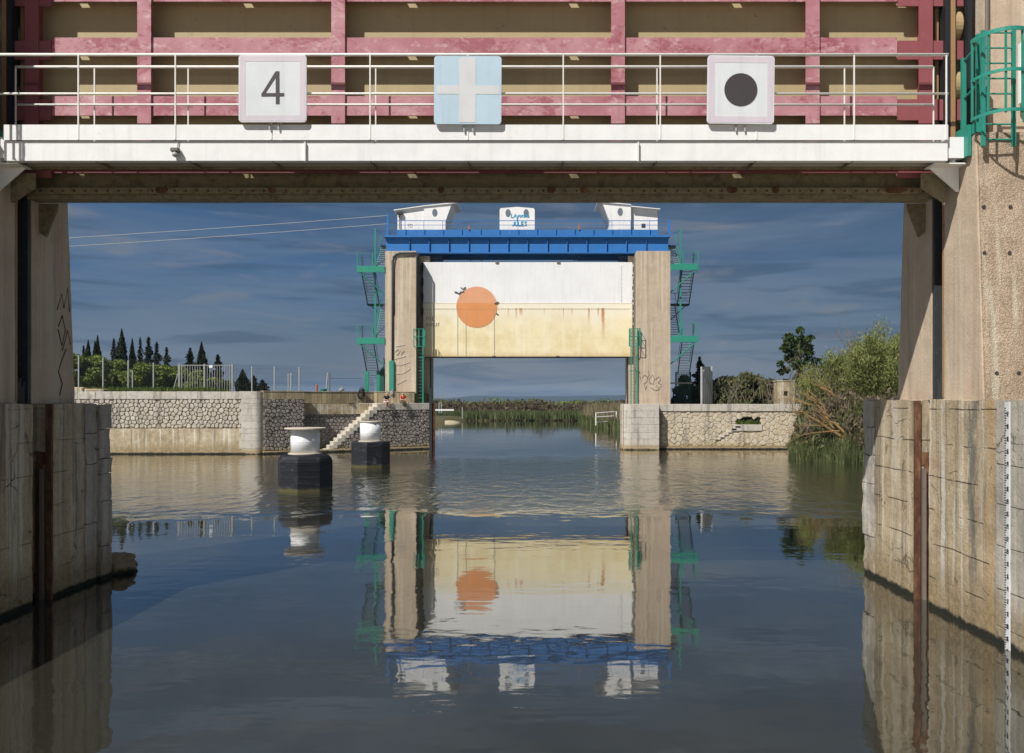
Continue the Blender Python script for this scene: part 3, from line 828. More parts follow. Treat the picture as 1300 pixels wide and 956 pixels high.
# scrawl on the left pillar's inner face
g = MB()
Yl = lambda a: 18.05 + a
f3 = lambda a, b: (PLX + 0.006, Yl(a), b)
strokes(g, [[(0.1, 5.9), (0.28, 6.25), (0.36, 5.95), (0.5, 6.4), (0.58, 5.9)], [(0.15, 5.55), (0.3, 5.8), (0.42, 5.5), (0.28, 5.15), (0.14, 5.5)],
            [(0.45, 5.1), (0.25, 4.8), (0.15, 4.6), (0.3, 4.35), (0.2, 4.1)], [(0.3, 5.05), (0.5, 5.5), (0.62, 5.2)]], f3, 0.011)
obj('scrawl', g, M['ink'], npl)

# ------------------------------------------------------------------ raised near gate
GC = -1.16
gate = thing('lift_gate', 'worn pink steel lift gate raised overhead, seen along its ribbed side', 'lock gate', (GC, 17, 8))
GX0, GX1 = 2 * GC - 8.1, 8.1
SK = 16.82
obj('skin_plate', MB().box(2 * GC - 7.7, SK, 8.45, 7.7, SK + 0.03, 15.0), M['skin'], gate)
obj('shaded_skin_strip', MB().box(2 * GC - 7.7, SK - 0.004, 8.06, 7.7, SK + 0.03, 8.447), M['skin_shade'], gate)  # lowest strip of the skin, its shade put into the colour
holes = [PX(p, SK) for p in (104, 312, 520, 725, 932, 1140)]
bands = [(8.34, 8.58), (9.44, 9.81), (10.60, 10.93), (11.62, 11.95), (12.75, 13.08), (13.88, 14.21)]
for i, (a, b) in enumerate(bands):
    mb = MB()
    e1 = PX(1139, 16.5); e0 = PX(66, 16.5)
    mb.box(e0, 16.50, a, e1, 16.53, b)
    for u0, u1 in ((e1 + .012, GX1), (GX0, e0 - .012)):
        obj('girder_end', MB().box(u0, 16.495, a - .09, u1, 16.525, b - .06), M['redrib'], gate)
    zc = (a + b) / 2
    xa, xb = 2 * GC - 7.7, 7.7
    mb.box(xa, 16.53, zc - 0.01, xb, 16.715, zc + 0.01)
    mb.box(xa, 16.785, zc - 0.01, xb, SK, zc + 0.01)
    prev = xa
    for h in holes:
        mb.box(prev, 16.715, zc - 0.01, h - 0.085, 16.785, zc + 0.01); prev = h + 0.085
    mb.box(prev, 16.715, zc - 0.01, xb, 16.785, zc + 0.01)
    obj('horizontal_girder', mb, M['pink'] if i else M['darkred'], gate)  # lowest girder in a darker red than the rest
for px in (40.5, 183.5, 429.5, 784.5, 1031.5, 1175):
    x = PX(px, 16.48)
    mb = MB().box(x - 0.13, 16.46, 8.42, x + 0.13, 16.498, 14.9)
    mb.box(x - 0.012, 16.53, 8.36, x + 0.012, SK, 14.9)
    obj('vertical_stiffener', mb, M['redrib'] if px in (40.5, 1175) else M['pink'], gate)
    for z in (8.9, 10.0):
        obj('splice_strip', MB().box(x - 0.14, 16.452, z, x + 0.14, 16.46, z + 0.055), M['darkred'], gate)
mb = MB().box(2 * GC - 7.62, 16.62, 7.97, 7.62, 16.66, 8.09).box(2 * GC - 7.62, 16.66, 8.06, 7.62, SK, 8.088)
obj('bottom_angle', mb, M['olive'], gate)
mb = MB().box(2 * GC - 7.6, 16.70, 7.895, 7.6, 17.05, 8.05)
obj('bottom_lip', mb, M['olive'], gate)
mb = MB()
x = 2 * GC - 7.5
while x < 7.55:
    mb.disc((x, 16.605, 8.03), 0.022, 'y', 0.015, 8)
    x += 0.215
obj('rivets', mb, M['rust'], gate, kind='stuff')
for sx in (-1, 1):
    m = lambda X: GC + sx * (X - GC)
    obj('end_post', MB().box(m(7.71), 16.40, 8.3, m(7.80), 16.62, 15), M['black'], gate)
    obj('guide_strip', MB().box(m(7.815), 16.40, 8.3, m(7.90), 16.46, 15), M['ochre'], gate)
    obj('seal_strip', MB().box(m(7.63), 16.66, 8.3, m(7.70), 16.72, 15), M['ochre'], gate)
    for z in (8.75, 9.97, 11.13, 12.3):
        a, b = sorted((m(7.93), m(8.07)))
        w = MB().disc((a, 16.72, z + 0.07), 0.30, 'x', b - a, 28)
        w.disc((a - 0.02, 16.72, z + 0.07), 0.07, 'x', b - a + 0.04, 12)
        obj('wheel', w, M['wheelm'], gate)
for sx in (-1, 1):
    X = PRX if sx > 0 else PLX
    obj('guide_post', MB().box(GC + sx * (8.12 - GC), 16.38, 8.83, GC + sx * (8.21 - GC), 16.5, 15.3), M['black'], npr if sx > 0 else npl)
for px, w in ((205, 14), (345, 8), (700, 10), (742, 9), (930, 12), (1138, 26), (985, 8), (560, 7)):
    x = PX(px, 16.6)
    obj('rust_patch', MB().prism([(x - w / 130, 8.10), (x + w / 150, 8.10), (x + w / 110, 8.045), (x + w / 300, 7.985), (x - w / 160, 7.99), (x - w / 105, 8.04)], 16.612, 16.618), M['rust'], gate)
# stiffener hatches seen behind the bottom flange
obj('rust_patch', MB().box(PX(45, 16.84), 16.835, 8.10, PX(92, 16.84), SK - 0.002, 8.24), M['rust'], gate)

# ------------------------------------------------------------------ service walkway in front of the gate
YW = 15.70
walk = thing('service_walkway', 'white steel walkway with toe board and double railing, spanning the near gate', 'walkway', (GC, YW, 8.4))
zt, zm, zb = PZ(159, YW), PZ(178.5, YW), PZ(204, YW)
xe = PX(1203, YW); xs = 2 * GC - xe
cuts = [xs, PX(388, YW), PX(810, YW), xe]
for i in range(3):
    a, b = cuts[i] + (0.012 if i else 0), cuts[i + 1] - (0.012 if i < 2 else 0)
    mb = MB().box(a, YW, zb, b, YW + 0.02, zm - 0.03).box(a, YW, zm - 0.028, b, YW + 0.14, zm - 0.012).box(a, YW + 0.021, zb - 0.0, b, YW + 0.14, zb + 0.016)
    obj('main_beam', mb, M['white'], walk)
for i in (1, 2):
    mb = MB().box(cuts[i] - 0.010, YW - 0.05, zb - 0.02, cuts[i] + 0.010, YW + 0.12, zm - 0.035)
    obj('splice_flange', mb, M['white_rail'], walk)
toes = [xs] + [PX(p, YW) for p in (223, 470, 715, 960)] + [xe]
for a, b in zip(toes[:-1], toes[1:]):
    obj('toe_board', MB().box(a + 0.006, YW - 0.035, zm, b - 0.006, YW - 0.02, zt), M['white'], walk)
mb = MB()
for k in range(22):
    y = YW + 0.15 + k * 0.0222
    mb.box(xs, y, zb + 0.06, xe, y + 0.016, zb + 0.10)
x = xs + 0.05
while x < xe:
    mb.box(x, YW + 0.14, zb + 0.057, x + 0.008, YW + 0.64, zb + 0.095)
    x += 0.06
obj('grating', mb, M['steel_pale'], walk, kind='stuff')
mb = MB().box(xs, YW + 0.62, zb + 0.01, xe, YW + 0.65, zb + 0.2)
obj('rear_beam', mb, M['olive'], walk)
for px in (120, 239, 345, 470, 594, 715, 834, 960, 1084):
    x = PX(px, YW)
    obj('cross_bracket', MB().prism([(YW + 0.03, zb - 0.004), (YW + 0.61, zb + 0.0), (YW + 0.61, zb + 0.10), (YW + 0.03, zb + 0.10)], x - 0.01, x + 0.01, 'x'), M['olive'], walk)
yf, yb_ = YW - 0.02, YW + 0.54
ztop_f, zmid_f = PZ(69.5, yf), PZ(119, yf)
ztop_b, zmid_b = PZ(85, yb_), PZ(133, yb_)
xl = PX(-40, yf)
def rail(name, x0, x1, y, z, r):
    obj(name, MB().tube((x0, y, z), (x1, y, z), r, 8), M['white_rail'], walk, True)
rail('handrail', xl - 0.5, xe, yf, ztop_f, 0.028)
rail('middle_rail', xl - 0.5, xe, yf, zmid_f, 0.021)
for px in (-23, 100, 223, 345, 470, 594, 715, 838, 960, 1084, 1201):
    x = PX(px, yf)
    obj('post', MB().box(x - 0.011, yf - 0.024, zm + 0.01, x + 0.011, yf + 0.004, ztop_f), M['white_rail'], walk)
rail('handrail', PX(20, yb_), PX(1184, yb_), yb_, ztop_b, 0.027)
rail('middle_rail', PX(20, yb_), PX(1184, yb_), yb_, zmid_b, 0.021)
for px in (20, 120, 239, 357, 477, 597, 834, 952, 1072, 1185):
    x = PX(px, yb_)
    obj('post', MB().box(x - 0.011, yb_ - 0.011, zb + 0.11, x + 0.011, yb_ + 0.011, ztop_b), M['white_rail'], walk)
# end corbels and gussets
for sx in (-1, 1):
    m = lambda X: GC + sx * (X - GC)
    mb = MB().box(m(7.43), YW + 0.05, zm - 0.30, m(PRX - 0.02 if sx > 0 else PRX - 0.2), YW + 0.5, zm + 0.08)
    obj('end_block', mb, M['white'], walk)
    obj('bearing_pin', MB().tube((m(7.60), YW + 0.2, zb + 0.005), (m(7.60), YW + 0.2, zm - 0.3), 0.06, 10), M['white'], walk, True)
    xw = PRX if sx > 0 else 2 * GC - PLX + 0.0
    obj('gusset', MB().prism([(m(7.25), zb - 0.01), (m(xw - 0.005), zb - 0.01), (m(xw - 0.005), zb - 0.46), (m(xw - 0.06), zb - 0.46)], YW + 0.40, YW + 0.43), M['white'], walk)
    obj('bearing_shelf', MB().box(m(7.22), YW + 0.1, zb - 0.03, m(xw - 0.005), YW + 0.5, zb - 0.008), M['white_rail'], walk)
    obj('gusset', MB().prism([(m(7.2), zb - 0.07), (m(xw - 0.16), zb - 0.07), (m(xw - 0.16), zb - 0.62), (m(xw - 0.22), zb - 0.62), (m(7.2), zb - 0.35)], YW + 0.60, YW + 0.63), M['olive'], walk)

# spotlight clamped to the beam
xsp, _, zsp = P(222, 192, YW - 0.08)
lamp = thing('spotlight', 'small grey spotlight clipped on the lower edge of the white beam', 'lamp', (xsp, YW - 0.08, zsp))
obj('housing', MB().bbox(xsp - 0.075, YW - 0.12, zsp - 0.01, xsp + 0.075, YW - 0.01, zsp + 0.06, 0.012), M['steel_grey'], lamp)
obj('bulb', MB().lathe([(0.02, zsp - 0.10), (0.05, zsp - 0.08), (0.055, zsp - 0.05), (0.035, zsp - 0.012)], xsp, YW - 0.07, 14), M['galv'], lamp, True)
obj('bracket', MB().tube((xsp + 0.02, YW - 0.02, zsp + 0.05), (xsp + 0.05, YW - 0.02, zsp + 0.26), 0.008, 5), M['steel_grey'], lamp)

# three square signs on the railing
def rounded(x0, z0, x1, z1, r, n=5):
    pts = []
    for cx_, cz_, a in ((x1 - r, z1 - r, 0), (x0 + r, z1 - r, 90), (x0 + r, z0 + r, 180), (x1 - r, z0 + r, 270)):
        for i in range(n + 1):
            t = math.radians(a + 90 * i / n)
            pts.append((cx_ + r * math.cos(t), cz_ + r * math.sin(t)))
    return pts
YS = YW - 0.12
def sign(px0, py0, px1, py1, label, face, tilt=0.0):
    x0, x1 = PX(px0, YS), PX(px1, YS); z0, z1 = PZ(py1, YS), PZ(py0, YS)
    xc, zc = (x0 + x1) / 2, (z0 + z1) / 2
    r = thing('sign', label, 'sign', (xc, YS, zc), 'square signs on the walkway railing')
    obj('panel', MB().prism(rounded(x0, z0, x1, z1, 0.06), YS, YS + 0.035), face, r)
    br = MB()
    for dx in (-0.07, 0.09):
        br.box(xc + dx - 0.012, YS + 0.04, z0 - 0.12, xc + dx + 0.012, YS + 0.06, z0 + 0.3)
    obj('bracket', br, M['galv'], r)
    r.rotation_euler = (0, tilt, 0)
    return r, xc, zc, x1 - x0, z1 - z0
def border(r, xc, zc, w, h, t):
    e = 0.02
    a, b = w / 2 - e, h / 2 - e
    mb = MB()
    mb.box(xc - a, YS - 0.003, zc - b, xc - a + t, YS, zc + b)
    mb.box(xc + a - t, YS - 0.003, zc - b, xc + a, YS, zc + b)
    mb.box(xc - a + t, YS - 0.003, zc + b - t, xc + a - t, YS, zc + b)
    mb.box(xc - a + t, YS - 0.003, zc - b, xc + a - t, YS, zc - b + t)
    obj('border', mb, M['signpink'], r)
r, xc, zc, w, h = sign(303, 69.5, 389, 155, 'square white sign with the black numeral 4 on the walkway railing', M['signface'])
border(r, xc, zc, w, h, 0.10)
def num(px, py): return (PX(px, YS), PZ(py, YS))
q = lambda u, v: num(300 + u / 9.56, 60 + v / 9.56)
mb = MB()
mb.prism([q(478, 292), q(523, 292), q(525, 690), q(480, 690)], YS - 0.006, YS - 0.001)
mb.prism([q(305, 558), q(581, 556), q(581, 594), q(305, 598)], YS - 0.0065, YS - 0.0015)
mb.prism([q(478, 292), q(505, 325), q(345, 570), q(305, 570)], YS - 0.007, YS - 0.002)
obj('numeral', mb, M['char'], r)
r, xc, zc, w, h = sign(551, 71, 636.5, 157.5, 'square pale blue sign with a white cross on the walkway railing', M['signblue'], 0.004)
mb = MB()
xa, xb = PX(582.5, YS), PX(604, YS); za, zb2 = PZ(119.5, YS), PZ(108.5, YS)
mb.box(xa, YS - 0.004, zc - h / 2 + 0.03, xb, YS - 0.0005, zc + h / 2 - 0.03)
mb.box(xc - w / 2 + 0.05, YS - 0.004, za, xa, YS - 0.0005, zb2)
mb.box(xb, YS - 0.004, za, xc + w / 2 - 0.03, YS - 0.0005, zb2)
obj('cross', mb, M['signgrey'], r)
r, xc, zc, w, h = sign(898, 70.5, 983, 157, 'square white sign with a large black disc, rightmost on the walkway railing', M['signface'], 0.012)
border(r, xc, zc, w, h, 0.11)
obj('disc', MB().disc((PX(940.5, YS), YS - 0.006, PZ(114, YS)), 21 * YS / F, 'y', 0.005, 40), M['char'], r)

# ------------------------------------------------------------------ caged ladders on the near pillars
def cage(sx, label):
    m = (lambda X: X) if sx > 0 else (lambda X: -10.35 - (X - 8.13))
    r = thing('caged_ladder', label, 'ladder', (m(8.12), 15.3, 8.6))
    for X in (7.86, 8.40):
        obj('stile', MB().box(m(X) - 0.03, 15.27, 8.5, m(X) + 0.03, 15.33, 10.55), M['teal'], r)
    for k in range(8):
        z = 8.62 + 0.27 * k
        obj('rung', MB().tube((m(7.86), 15.3, z), (m(8.40), 15.3, z), 0.016, 6), M['teal'], r)
    def arc(z, a0=0, a1=180, n=18):
        return [(m(8.13 + 0.47 * math.cos(math.radians(a0 + (a1 - a0) * i / n))), 15.33 - 0.60 * math.sin(math.radians(a0 + (a1 - a0) * i / n)), z) for i in range(n + 1)]
    for z, hh in ((10.36, 0.036), (9.66, 0.028), (8.97, 0.028)):
        pts = arc(z)
        mb = MB()
        for (a, b) in zip(pts[:-1], pts[1:]):
            mb.add([(a[0], a[1], z - hh), (b[0], b[1], z - hh), (b[0], b[1], z + hh), (a[0], a[1], z + hh)], [(0, 1, 2, 3)])
            mb.add([(a[0], a[1] + 0.014, z - hh), (b[0], b[1] + 0.014, z - hh), (b[0], b[1] + 0.014, z + hh), (a[0], a[1] + 0.014, z + hh)], [(3, 2, 1, 0)])
            mb.add([(a[0], a[1], z - hh), (b[0], b[1], z - hh), (b[0], b[1] + 0.014, z - hh), (a[0], a[1] + 0.014, z - hh)], [(3, 2, 1, 0)])
        obj('hoop', mb, M['teal'], r)
    for a in (176, 140, 108, 72, 40, 4):
        x = m(8.13 + 0.46 * math.cos(math.radians(a))); y = 15.345 - 0.59 * math.sin(math.radians(a))
        obj('cage_bar', MB().box(x - 0.021, y, 8.93, x + 0.021, y + 0.012, 10.34), M['teal'], r)
    # guard rail posts on the ledge, linked to the cage
    for X, z1, y in ((7.88, 10.35, 16.05), (7.94, 10.62, 15.62)):
        obj('guard_post', MB().box(m(X) - 0.04, y - 0.03, 8.55, m(X) + 0.04, y + 0.03, z1), M['teal'], r)
    for z in (10.3, 9.6):
        obj('guard_rail', MB().path([(m(7.88), 16.05, z), (m(7.94), 15.62, z + 0.12), (m(7.70), 15.3, z + 0.06)], 0.02, 6), M['teal'], r)
    obj('base_plate', MB().box(m(7.74), 15.60, 8.42, m(7.80), 16.05, 8.98), M['teal'], r)
    obj('base_plate', MB().box(m(7.81), 15.45, 8.80, m(7.98), 15.62, 8.98), M['teal'], r)
    return r
cage(1, 'teal caged ladder with hoops on the right concrete pillar')
cage(-1, 'caged ladder on the left pillar, casting its shadow on the white beam')
ns = thing('notice', 'small white notice box on the right pillar behind the ladder cage', 'notice', (PX(1306, 16.1), 16.1, 9.9))
obj('panel', MB().bbox(PX(1294, 16.1), 16.05, PZ(132, 16.1), PX(1322, 16.1), 16.15, PZ(55, 16.1), 0.01), M['white'], ns)
obj('bracket', MB().box(PX(1300, 16.1), 16.15, PZ(100, 16.1), PX(1315, 16.1), 16.262, PZ(90, 16.1)), M['galv'], ns)

# ------------------------------------------------------------------ rubble masonry
def rubble_cells(u0, u1, w0, w1, cw, ch, joint, seed, hole=None):
    """irregular stones filling a rectangle (a jittered Voronoi diagram); yields their rounded outlines"""
    r = random.Random(seed)
    nr = max(1, round((w1 - w0) / ch)); ch = (w1 - w0) / nr
    nc = max(1, round((u1 - u0) / cw)); cw = (u1 - u0) / nc
    S = {}
    for j in range(-1, nr + 1):
        for i in range(-1, nc + 1):
            S[(i, j)] = (u0 + (i + 0.5 + (0.25 if j % 2 else -0.25) + r.uniform(-.33, .33)) * cw, w0 + (j + 0.5 + r.uniform(-.33, .33)) * ch)
    Wt = {k: r.uniform(0, .34) * cw * ch for k in S}
    for (i, j), (su, sw) in S.items():
        if not (u0 < su < u1 and w0 < sw < w1): continue
        if hole and hole(su, sw): continue
        poly = [(u0, w0), (u1, w0), (u1, w1), (u0, w1)]
        for di in (-2, -1, 0, 1, 2):
            for dj in (-2, -1, 0, 1, 2):
                q = S.get((i + di, j + dj))
                if not q or (di == 0 and dj == 0): continue
                nu, nw = q[0] - su, q[1] - sw
                L = math.hypot(nu, nw) or 1
                nu /= L; nw /= L
                lim = (L * L + Wt[(i, j)] - Wt[(i + di, j + dj)]) / (2 * L) - joint
                d = [(a - su) * nu + (b - sw) * nw - lim for a, b in poly]
                out = []
                for k in range(len(poly)):
                    k2 = (k + 1) % len(poly)
                    if d[k] <= 0: out.append(poly[k])
                    if (d[k] < 0) != (d[k2] < 0):
                        t = d[k] / (d[k] - d[k2])
                        out.append((poly[k][0] + (poly[k2][0] - poly[k][0]) * t, poly[k][1] + (poly[k2][1] - poly[k][1]) * t))
                poly = out
                if len(poly) < 3: break
            if len(poly) < 3: break
        if len(poly) < 3: continue
        cu = sum(a for a, b in poly) / len(poly); cw_ = sum(b for a, b in poly) / len(poly)
        rnd = []
        for k in range(len(poly)):
            a, b = poly[k], poly[(k + 1) % len(poly)]
            rnd += [(a[0] * .78 + b[0] * .22, a[1] * .78 + b[1] * .22), (a[0] * .22 + b[0] * .78, a[1] * .22 + b[1] * .78)]
        yield cu, cw_, rnd
def stone_prism(mb, cu, cw, pts, d0, d1, to3):
    """domed stone: outline at depth d0, chamfered face at d1 (outwards)"""
    n = len(pts)
    rings = [(1.0, d0), (0.97, d0 + (d1 - d0) * 0.75), (0.80, d1)]
    vs, fs = [], []
    for k, d in rings:
        vs += [to3(cu + (a - cu) * k, d, cw + (b - cw) * k) for a, b in pts]
    for i in range(2):
        for j in range(n):
            fs.append((i * n + j, i * n + (j + 1) % n, (i + 1) * n + (j + 1) % n, (i + 1) * n + j))
    fs.append(tuple(2 * n + j for j in range(n)))
    mb.add(vs, fs)
def rubble(mb, u0, u1, w0, w1, cw, ch, joint, d0, d1, to3, seed, hole=None):
    r = random.Random(seed + 100)
    for cu, cwz, pts in rubble_cells(u0, u1, w0, w1, cw, ch, joint, seed, hole):
        stone_prism(mb, cu, cwz, pts, d0, d1 + r.uniform(-.03, .03), to3)
def boxf(mb, to3, u0, d0, w0, u1, d1, w1, b=0.0):
    t = MB()
    if b: t.bbox(u0, d0, w0, u1, d1, w1, b)
    else: t.box(u0, d0, w0, u1, d1, w1)
    mb.add([to3(*p) for p in t.v], t.f)
    return mb

# ------------------------------------------------------------------ far left quay
lq = thing('quay_wall', 'long pale rubble quay wall with a flight of steps, across the water at left', 'quay', (-21, 64, 0))
A = lambda u, d, w: (u, 64.0 - d, w)                 # front wall, facing the camera
obj('footing', MB().rough(-75, 63.86, -2.0, -22.0, 65.0, 1.9, 0.5, 0.02), M['quay_conc'], lq, True)
obj('backing', MB().box(-75, 64.05, 1.8, -21.9, 65.5, 4.10), M['mortar_pale'], lq)
mb = MB()
rubble(mb, -36.5, -22.05, 1.93, 4.05, 0.33, 0.29, 0.018, -0.06, 0.045, A, 11)
obj('rubble_stones', mb, M['rubble_pale'], lq, kind='stuff')
u = -75.0
r_ = random.Random(4)
cop = [-36.5, -34.2, -32.9, -30.6, -28.55, -26.9, -25.3, -23.6, -22.04]
cop = [-75, -68, -61, -55, -50, -46, -43, -40] + cop
for a, b in zip(cop[:-1], cop[1:]):
    obj('coping_stone', boxf(MB(), A, a + .008, -1.2, 4.07, b - .008, 0.07 + r_.uniform(-.012, .012), 4.64 + r_.uniform(-.01, .01), 0.02), M['ashlar'], lq)
# loose end of the parapet near the left pier
pw = thing('parapet', 'low broken stone parapet behind the left pier, on the quay edge', 'wall', (-35, 66, 4.55))
for a, b, z0, z1 in ((-39, -36.6, 4.6, 5.05), (-36.55, -34.6, 4.6, 4.98), (-34.5, -33.0, 4.6, 4.86)):
    obj('stone', MB().bbox(a, 65.4, z0, b, 66.1, z1, 0.05), M['quay_conc'], pw)
# rounded corner of big cut stones
zs = [-1.5, 0.42, 1.0, 1.55, 1.93, 2.45, 2.9, 3.35, 3.75, 4.1, 4.66]
for i, (a, b) in enumerate(zip(zs[:-1], zs[1:])):
    e = 0.16 if i % 2 else 0.0
    poly = [(-22.0 - e, 65.0), (-22.0 - e, 63.66)]
    for k in range(7):
        t = math.radians(-90 + 62 * k / 6)
        poly.append((-21.05 + 0.55 * math.cos(t), 64.2 + 0.55 * math.sin(t) ))
    poly += [(-20.35, 64.6), (-20.6, 65.2)]
    obj('corner_stone', MB().prism(poly, a + 0.006, b - 0.006, 'z'), M['ashlar'], lq)

# receding side wall, in its own frame: t along the wall, d outwards
B = lambda t, d, w: (-20.45 + 0.8594 * t + 0.5113 * d, 63.85 + 0.5113 * t - 0.8594 * d, w)
TE = 13.5
back = MB()
boxf(back, B, 0.0, -1.2, -2, 3.05, -0.06, 4.2)
boxf(back, B, 3.05, -1.6, -2, 9.15, -1.16, 3.3)
boxf(back, B, 9.15, -1.6, -2, TE, -0.06, 3.25)
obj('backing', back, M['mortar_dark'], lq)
top0 = MB()
boxf(top0, B, 3.05, -2.2, 2.9, 12.6, -1.0, 3.70)
boxf(top0, B, 9.15, -2.2, 2.9, TE, -0.3, 3.705)
obj('ledge', top0, M['quay_conc'], lq)
mb = MB()
rubble(mb, 0.05, 3.05, 0.25, 4.06, 0.31, 0.25, 0.018, -0.08, 0.04, B, 21)
rubble(mb, 9.15, TE, 0.25, 3.2, 0.31, 0.25, 0.018, -0.08, 0.04, B, 22)
Bm = lambda t, d, w: B(t, d - 1.12, w)
rubble(mb, 3.05, 9.1, 0.25, 3.2, 0.31, 0.25, 0.018, -0.06, 0.03, Bm, 23)
# front of the flight: stones below the stepped line
T0, T1, NS = 4.62, 9.1, 14
rise, run = 3.74 / NS, (T1 - T0) / NS
rubble(mb, T0, 9.15, 0.02, 3.5, 0.31, 0.25, 0.018, -0.08, 0.04, B, 24, hole=lambda u, w: w + 0.12 > (u - T0) / run * rise)
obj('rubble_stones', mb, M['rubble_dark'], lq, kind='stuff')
for i in range(NS):
    st = MB()
    boxf(st, B, T0 + i * run, -1.12, -1.0 if i == 0 else i * rise - 0.28, T0 + (i + 1) * run + 0.03, 0.07, (i + 1) * rise, 0.025)
    obj('step', st, M['step_stone'], lq)
fill = MB()
for i in range(1, NS):
    boxf(fill, B, T0 + i * run, -1.12, -1.5, T0 + (i + 1) * run, -0.06, i * rise - 0.2)
obj('flight_core', fill, M['mortar_dark'], lq)
for a, b, m in ((3.06, 4.8, 'coping_moss'), (4.8, 6.3, 'coping_moss'), (6.3, 7.7, 'coping_moss'), (7.7, 9.08, 'ashlar')):
    obj('ledge_stone', boxf(MB(), B, a, -2.0, 3.22, b - .012, -1.08, 3.76, 0.02), M[m], lq)
for a, b in ((9.12, 10.2), (10.2, 11.5), (11.5, 12.6), (12.6, TE)):
    obj('ledge_stone', boxf(MB(), B, a, -0.9, 3.22, b - .012, 0.06, 3.76, 0.02), M['ashlar'], lq)
up = MB()
boxf(up, B, 0.02, -1.0, 4.06, 3.06, 0.02, 4.64)
boxf(up, B, 3.06, -2.6, 3.60, 9.3, -2.0, 4.645)
up.box(-13.5, 70.28, 3.60, -10.2, 70.52, 4.65)
obj('upper_wall', up, M['quay_upper'], lq)
lip = MB()
boxf(lip, B, 3.06, -2.5, 4.648, 9.25, -1.96, 4.70)
lip.box(-13.45, 70.24, 4.653, -10.18, 70.55, 4.70)
boxf(lip, B, 0.02, -1.0, 4.643, 3.06, 0.05, 4.70)
obj('parapet_lip', lip, M['quay_conc'], lq)
foot = MB()
boxf(foot, B, 0.0, -0.5, -2.0, TE, 0.10, 0.22, 0.04)
obj('footing', foot, M['quay_conc'], lq)
# corner post of dark steel and the return wall along the channel
e = B(TE, 0, 0)
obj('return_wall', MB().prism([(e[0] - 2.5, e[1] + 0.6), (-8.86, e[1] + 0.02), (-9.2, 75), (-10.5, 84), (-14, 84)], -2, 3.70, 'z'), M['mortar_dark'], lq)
pst = MB()
pst.box(-9.02, 70.55, -1, -8.82, 70.85, 3.8); pst.box(-9.30, 70.5, -1, -9.15, 70.68, 3.72)
obj('corner_post', MB().box(-9.02, 70.55, -1, -8.80, 70.85, 5.0), M['black'], lq)
obj('corner_post', MB().box(-8.79, 70.7, -1, -8.60, 71.1, 3.75), M['rust'], lq)

# ------------------------------------------------------------------ far right quay
rq = thing('quay_wall', 'pale stone quay wall with a grassy niche, across the water at right', 'quay', (12, 70, 0))
C = lambda u, d, w: (u, 70.2 - d, w)
obj('footing', MB().rough(9.6, 70.1, -2.0, 25, 71.2, 0.22, 0.4, 0.03), M['quay_conc'], rq, True)
NI = (15.95, 18.0, 2.02, 2.62)                                     # niche
bk = MB()
bk.box(9.6, 70.28, 0.1, NI[0], 71.2, 3.15); bk.box(NI[1], 70.28, 0.1, 24.5, 71.2, 3.15)
bk.box(NI[0], 70.28, 0.1, NI[1], 71.2, NI[2]); bk.box(NI[0], 70.28, NI[3], NI[1], 71.2, 3.15); bk.box(NI[0], 70.9, NI[2], NI[1], 71.2, NI[3])
obj('backing', bk, M['quay_conc'], rq)
steps_ = [(14.35 + 0.33 * k, 0.98 + 0.19 * k) for k in range(6)]
def inhole(u, w):
    if NI[0] - 0.1 < u < NI[1] + 0.1 and NI[2] - 0.62 < w < NI[3]: return True
    for (a, b) in steps_:
        if a - 0.15 < u < a + 0.38 and b - 0.22 < w < b + 0.16: return True
    return False
rr = random.Random(31)
for cu, cw, pts in rubble_cells(9.9, 21.0, 0.22, 3.08, 0.66, 0.27, 0.008, 31, inhole):
    mb = MB(); stone_prism(mb, cu, cw, pts, -0.10, rr.uniform(-.06, -.01), C)
    obj('stone', mb, M['rubble_warm'], rq)
for (a, b) in steps_:
    obj('step', boxf(MB(), C, a - 0.1, -0.5, b - 0.2, a + 0.36, 0.05, b - 0.03, 0.02), M['step_stone'], rq)
for a, b in ((NI[0] - 0.35, 16.9), (16.9, NI[1] + 0.1)):
    obj('sill_stone', boxf(MB(), C, a, -0.6, NI[2] - 0.52, b - .01, 0.05, NI[2] - 0.004, 0.02), M['ashlar'], rq)
cp = [9.62, 10.9, 12.3, 13.2, 14.6, 15.8, 17.0, 18.1, 19.3, 20.4, 21.6, 23, 24.5]
for a, b in zip(cp[:-1], cp[1:]):
    obj('coping_stone', boxf(MB(), C, a + .008, -1.0, 3.10, b - .008, 0.05 + rr.uniform(-.012, .012), 3.68 + rr.uniform(-.012, .012), 0.02), M['ashlar'], rq)
# projecting block at the channel, built of large cut stones
zs = [-1.5, 0.30, 0.88, 1.40, 2.02, 2.58, 3.12, 3.70]
us = [(7.35, 8.15, 9.6), (7.35, 8.7, 9.6)]
for i, (a, b) in enumerate(zip(zs[:-1], zs[1:])):
    cu = us[i % 2]
    for u0, u1 in zip(cu[:-1], cu[1:]):
        obj('block_stone', MB().bbox(u0 + .005, 69.2 + rr.uniform(-.01, .01), a + .005, u1 - .005, 71.0, b - .005, 0.018), M['ashlar'], rq)
    poly = [(7.34, 71.0), (7.34, 69.2)] + [(7.25 - 0.62 * math.sin(math.radians(t)), 69.85 - 0.62 * math.cos(math.radians(t))) for t in (10, 30, 50, 70, 90)] + [(6.63, 71.0)]
    obj('corner_stone', MB().prism(poly[::-1], a + 0.006, b - 0.006, 'z'), M['ashlar'], rq)
obj('guide_plate', MB().box(6.72, 69.45, -1, 6.86, 69.60, 3.66), M['ochre'], rq)
obj('return_wall', MB().prism([(6.68, 71.0), (9.5, 71.0), (11, 84), (8.2, 84), (7.2, 75)], -2, 3.66, 'z'), M['mortar_pale'], rq)
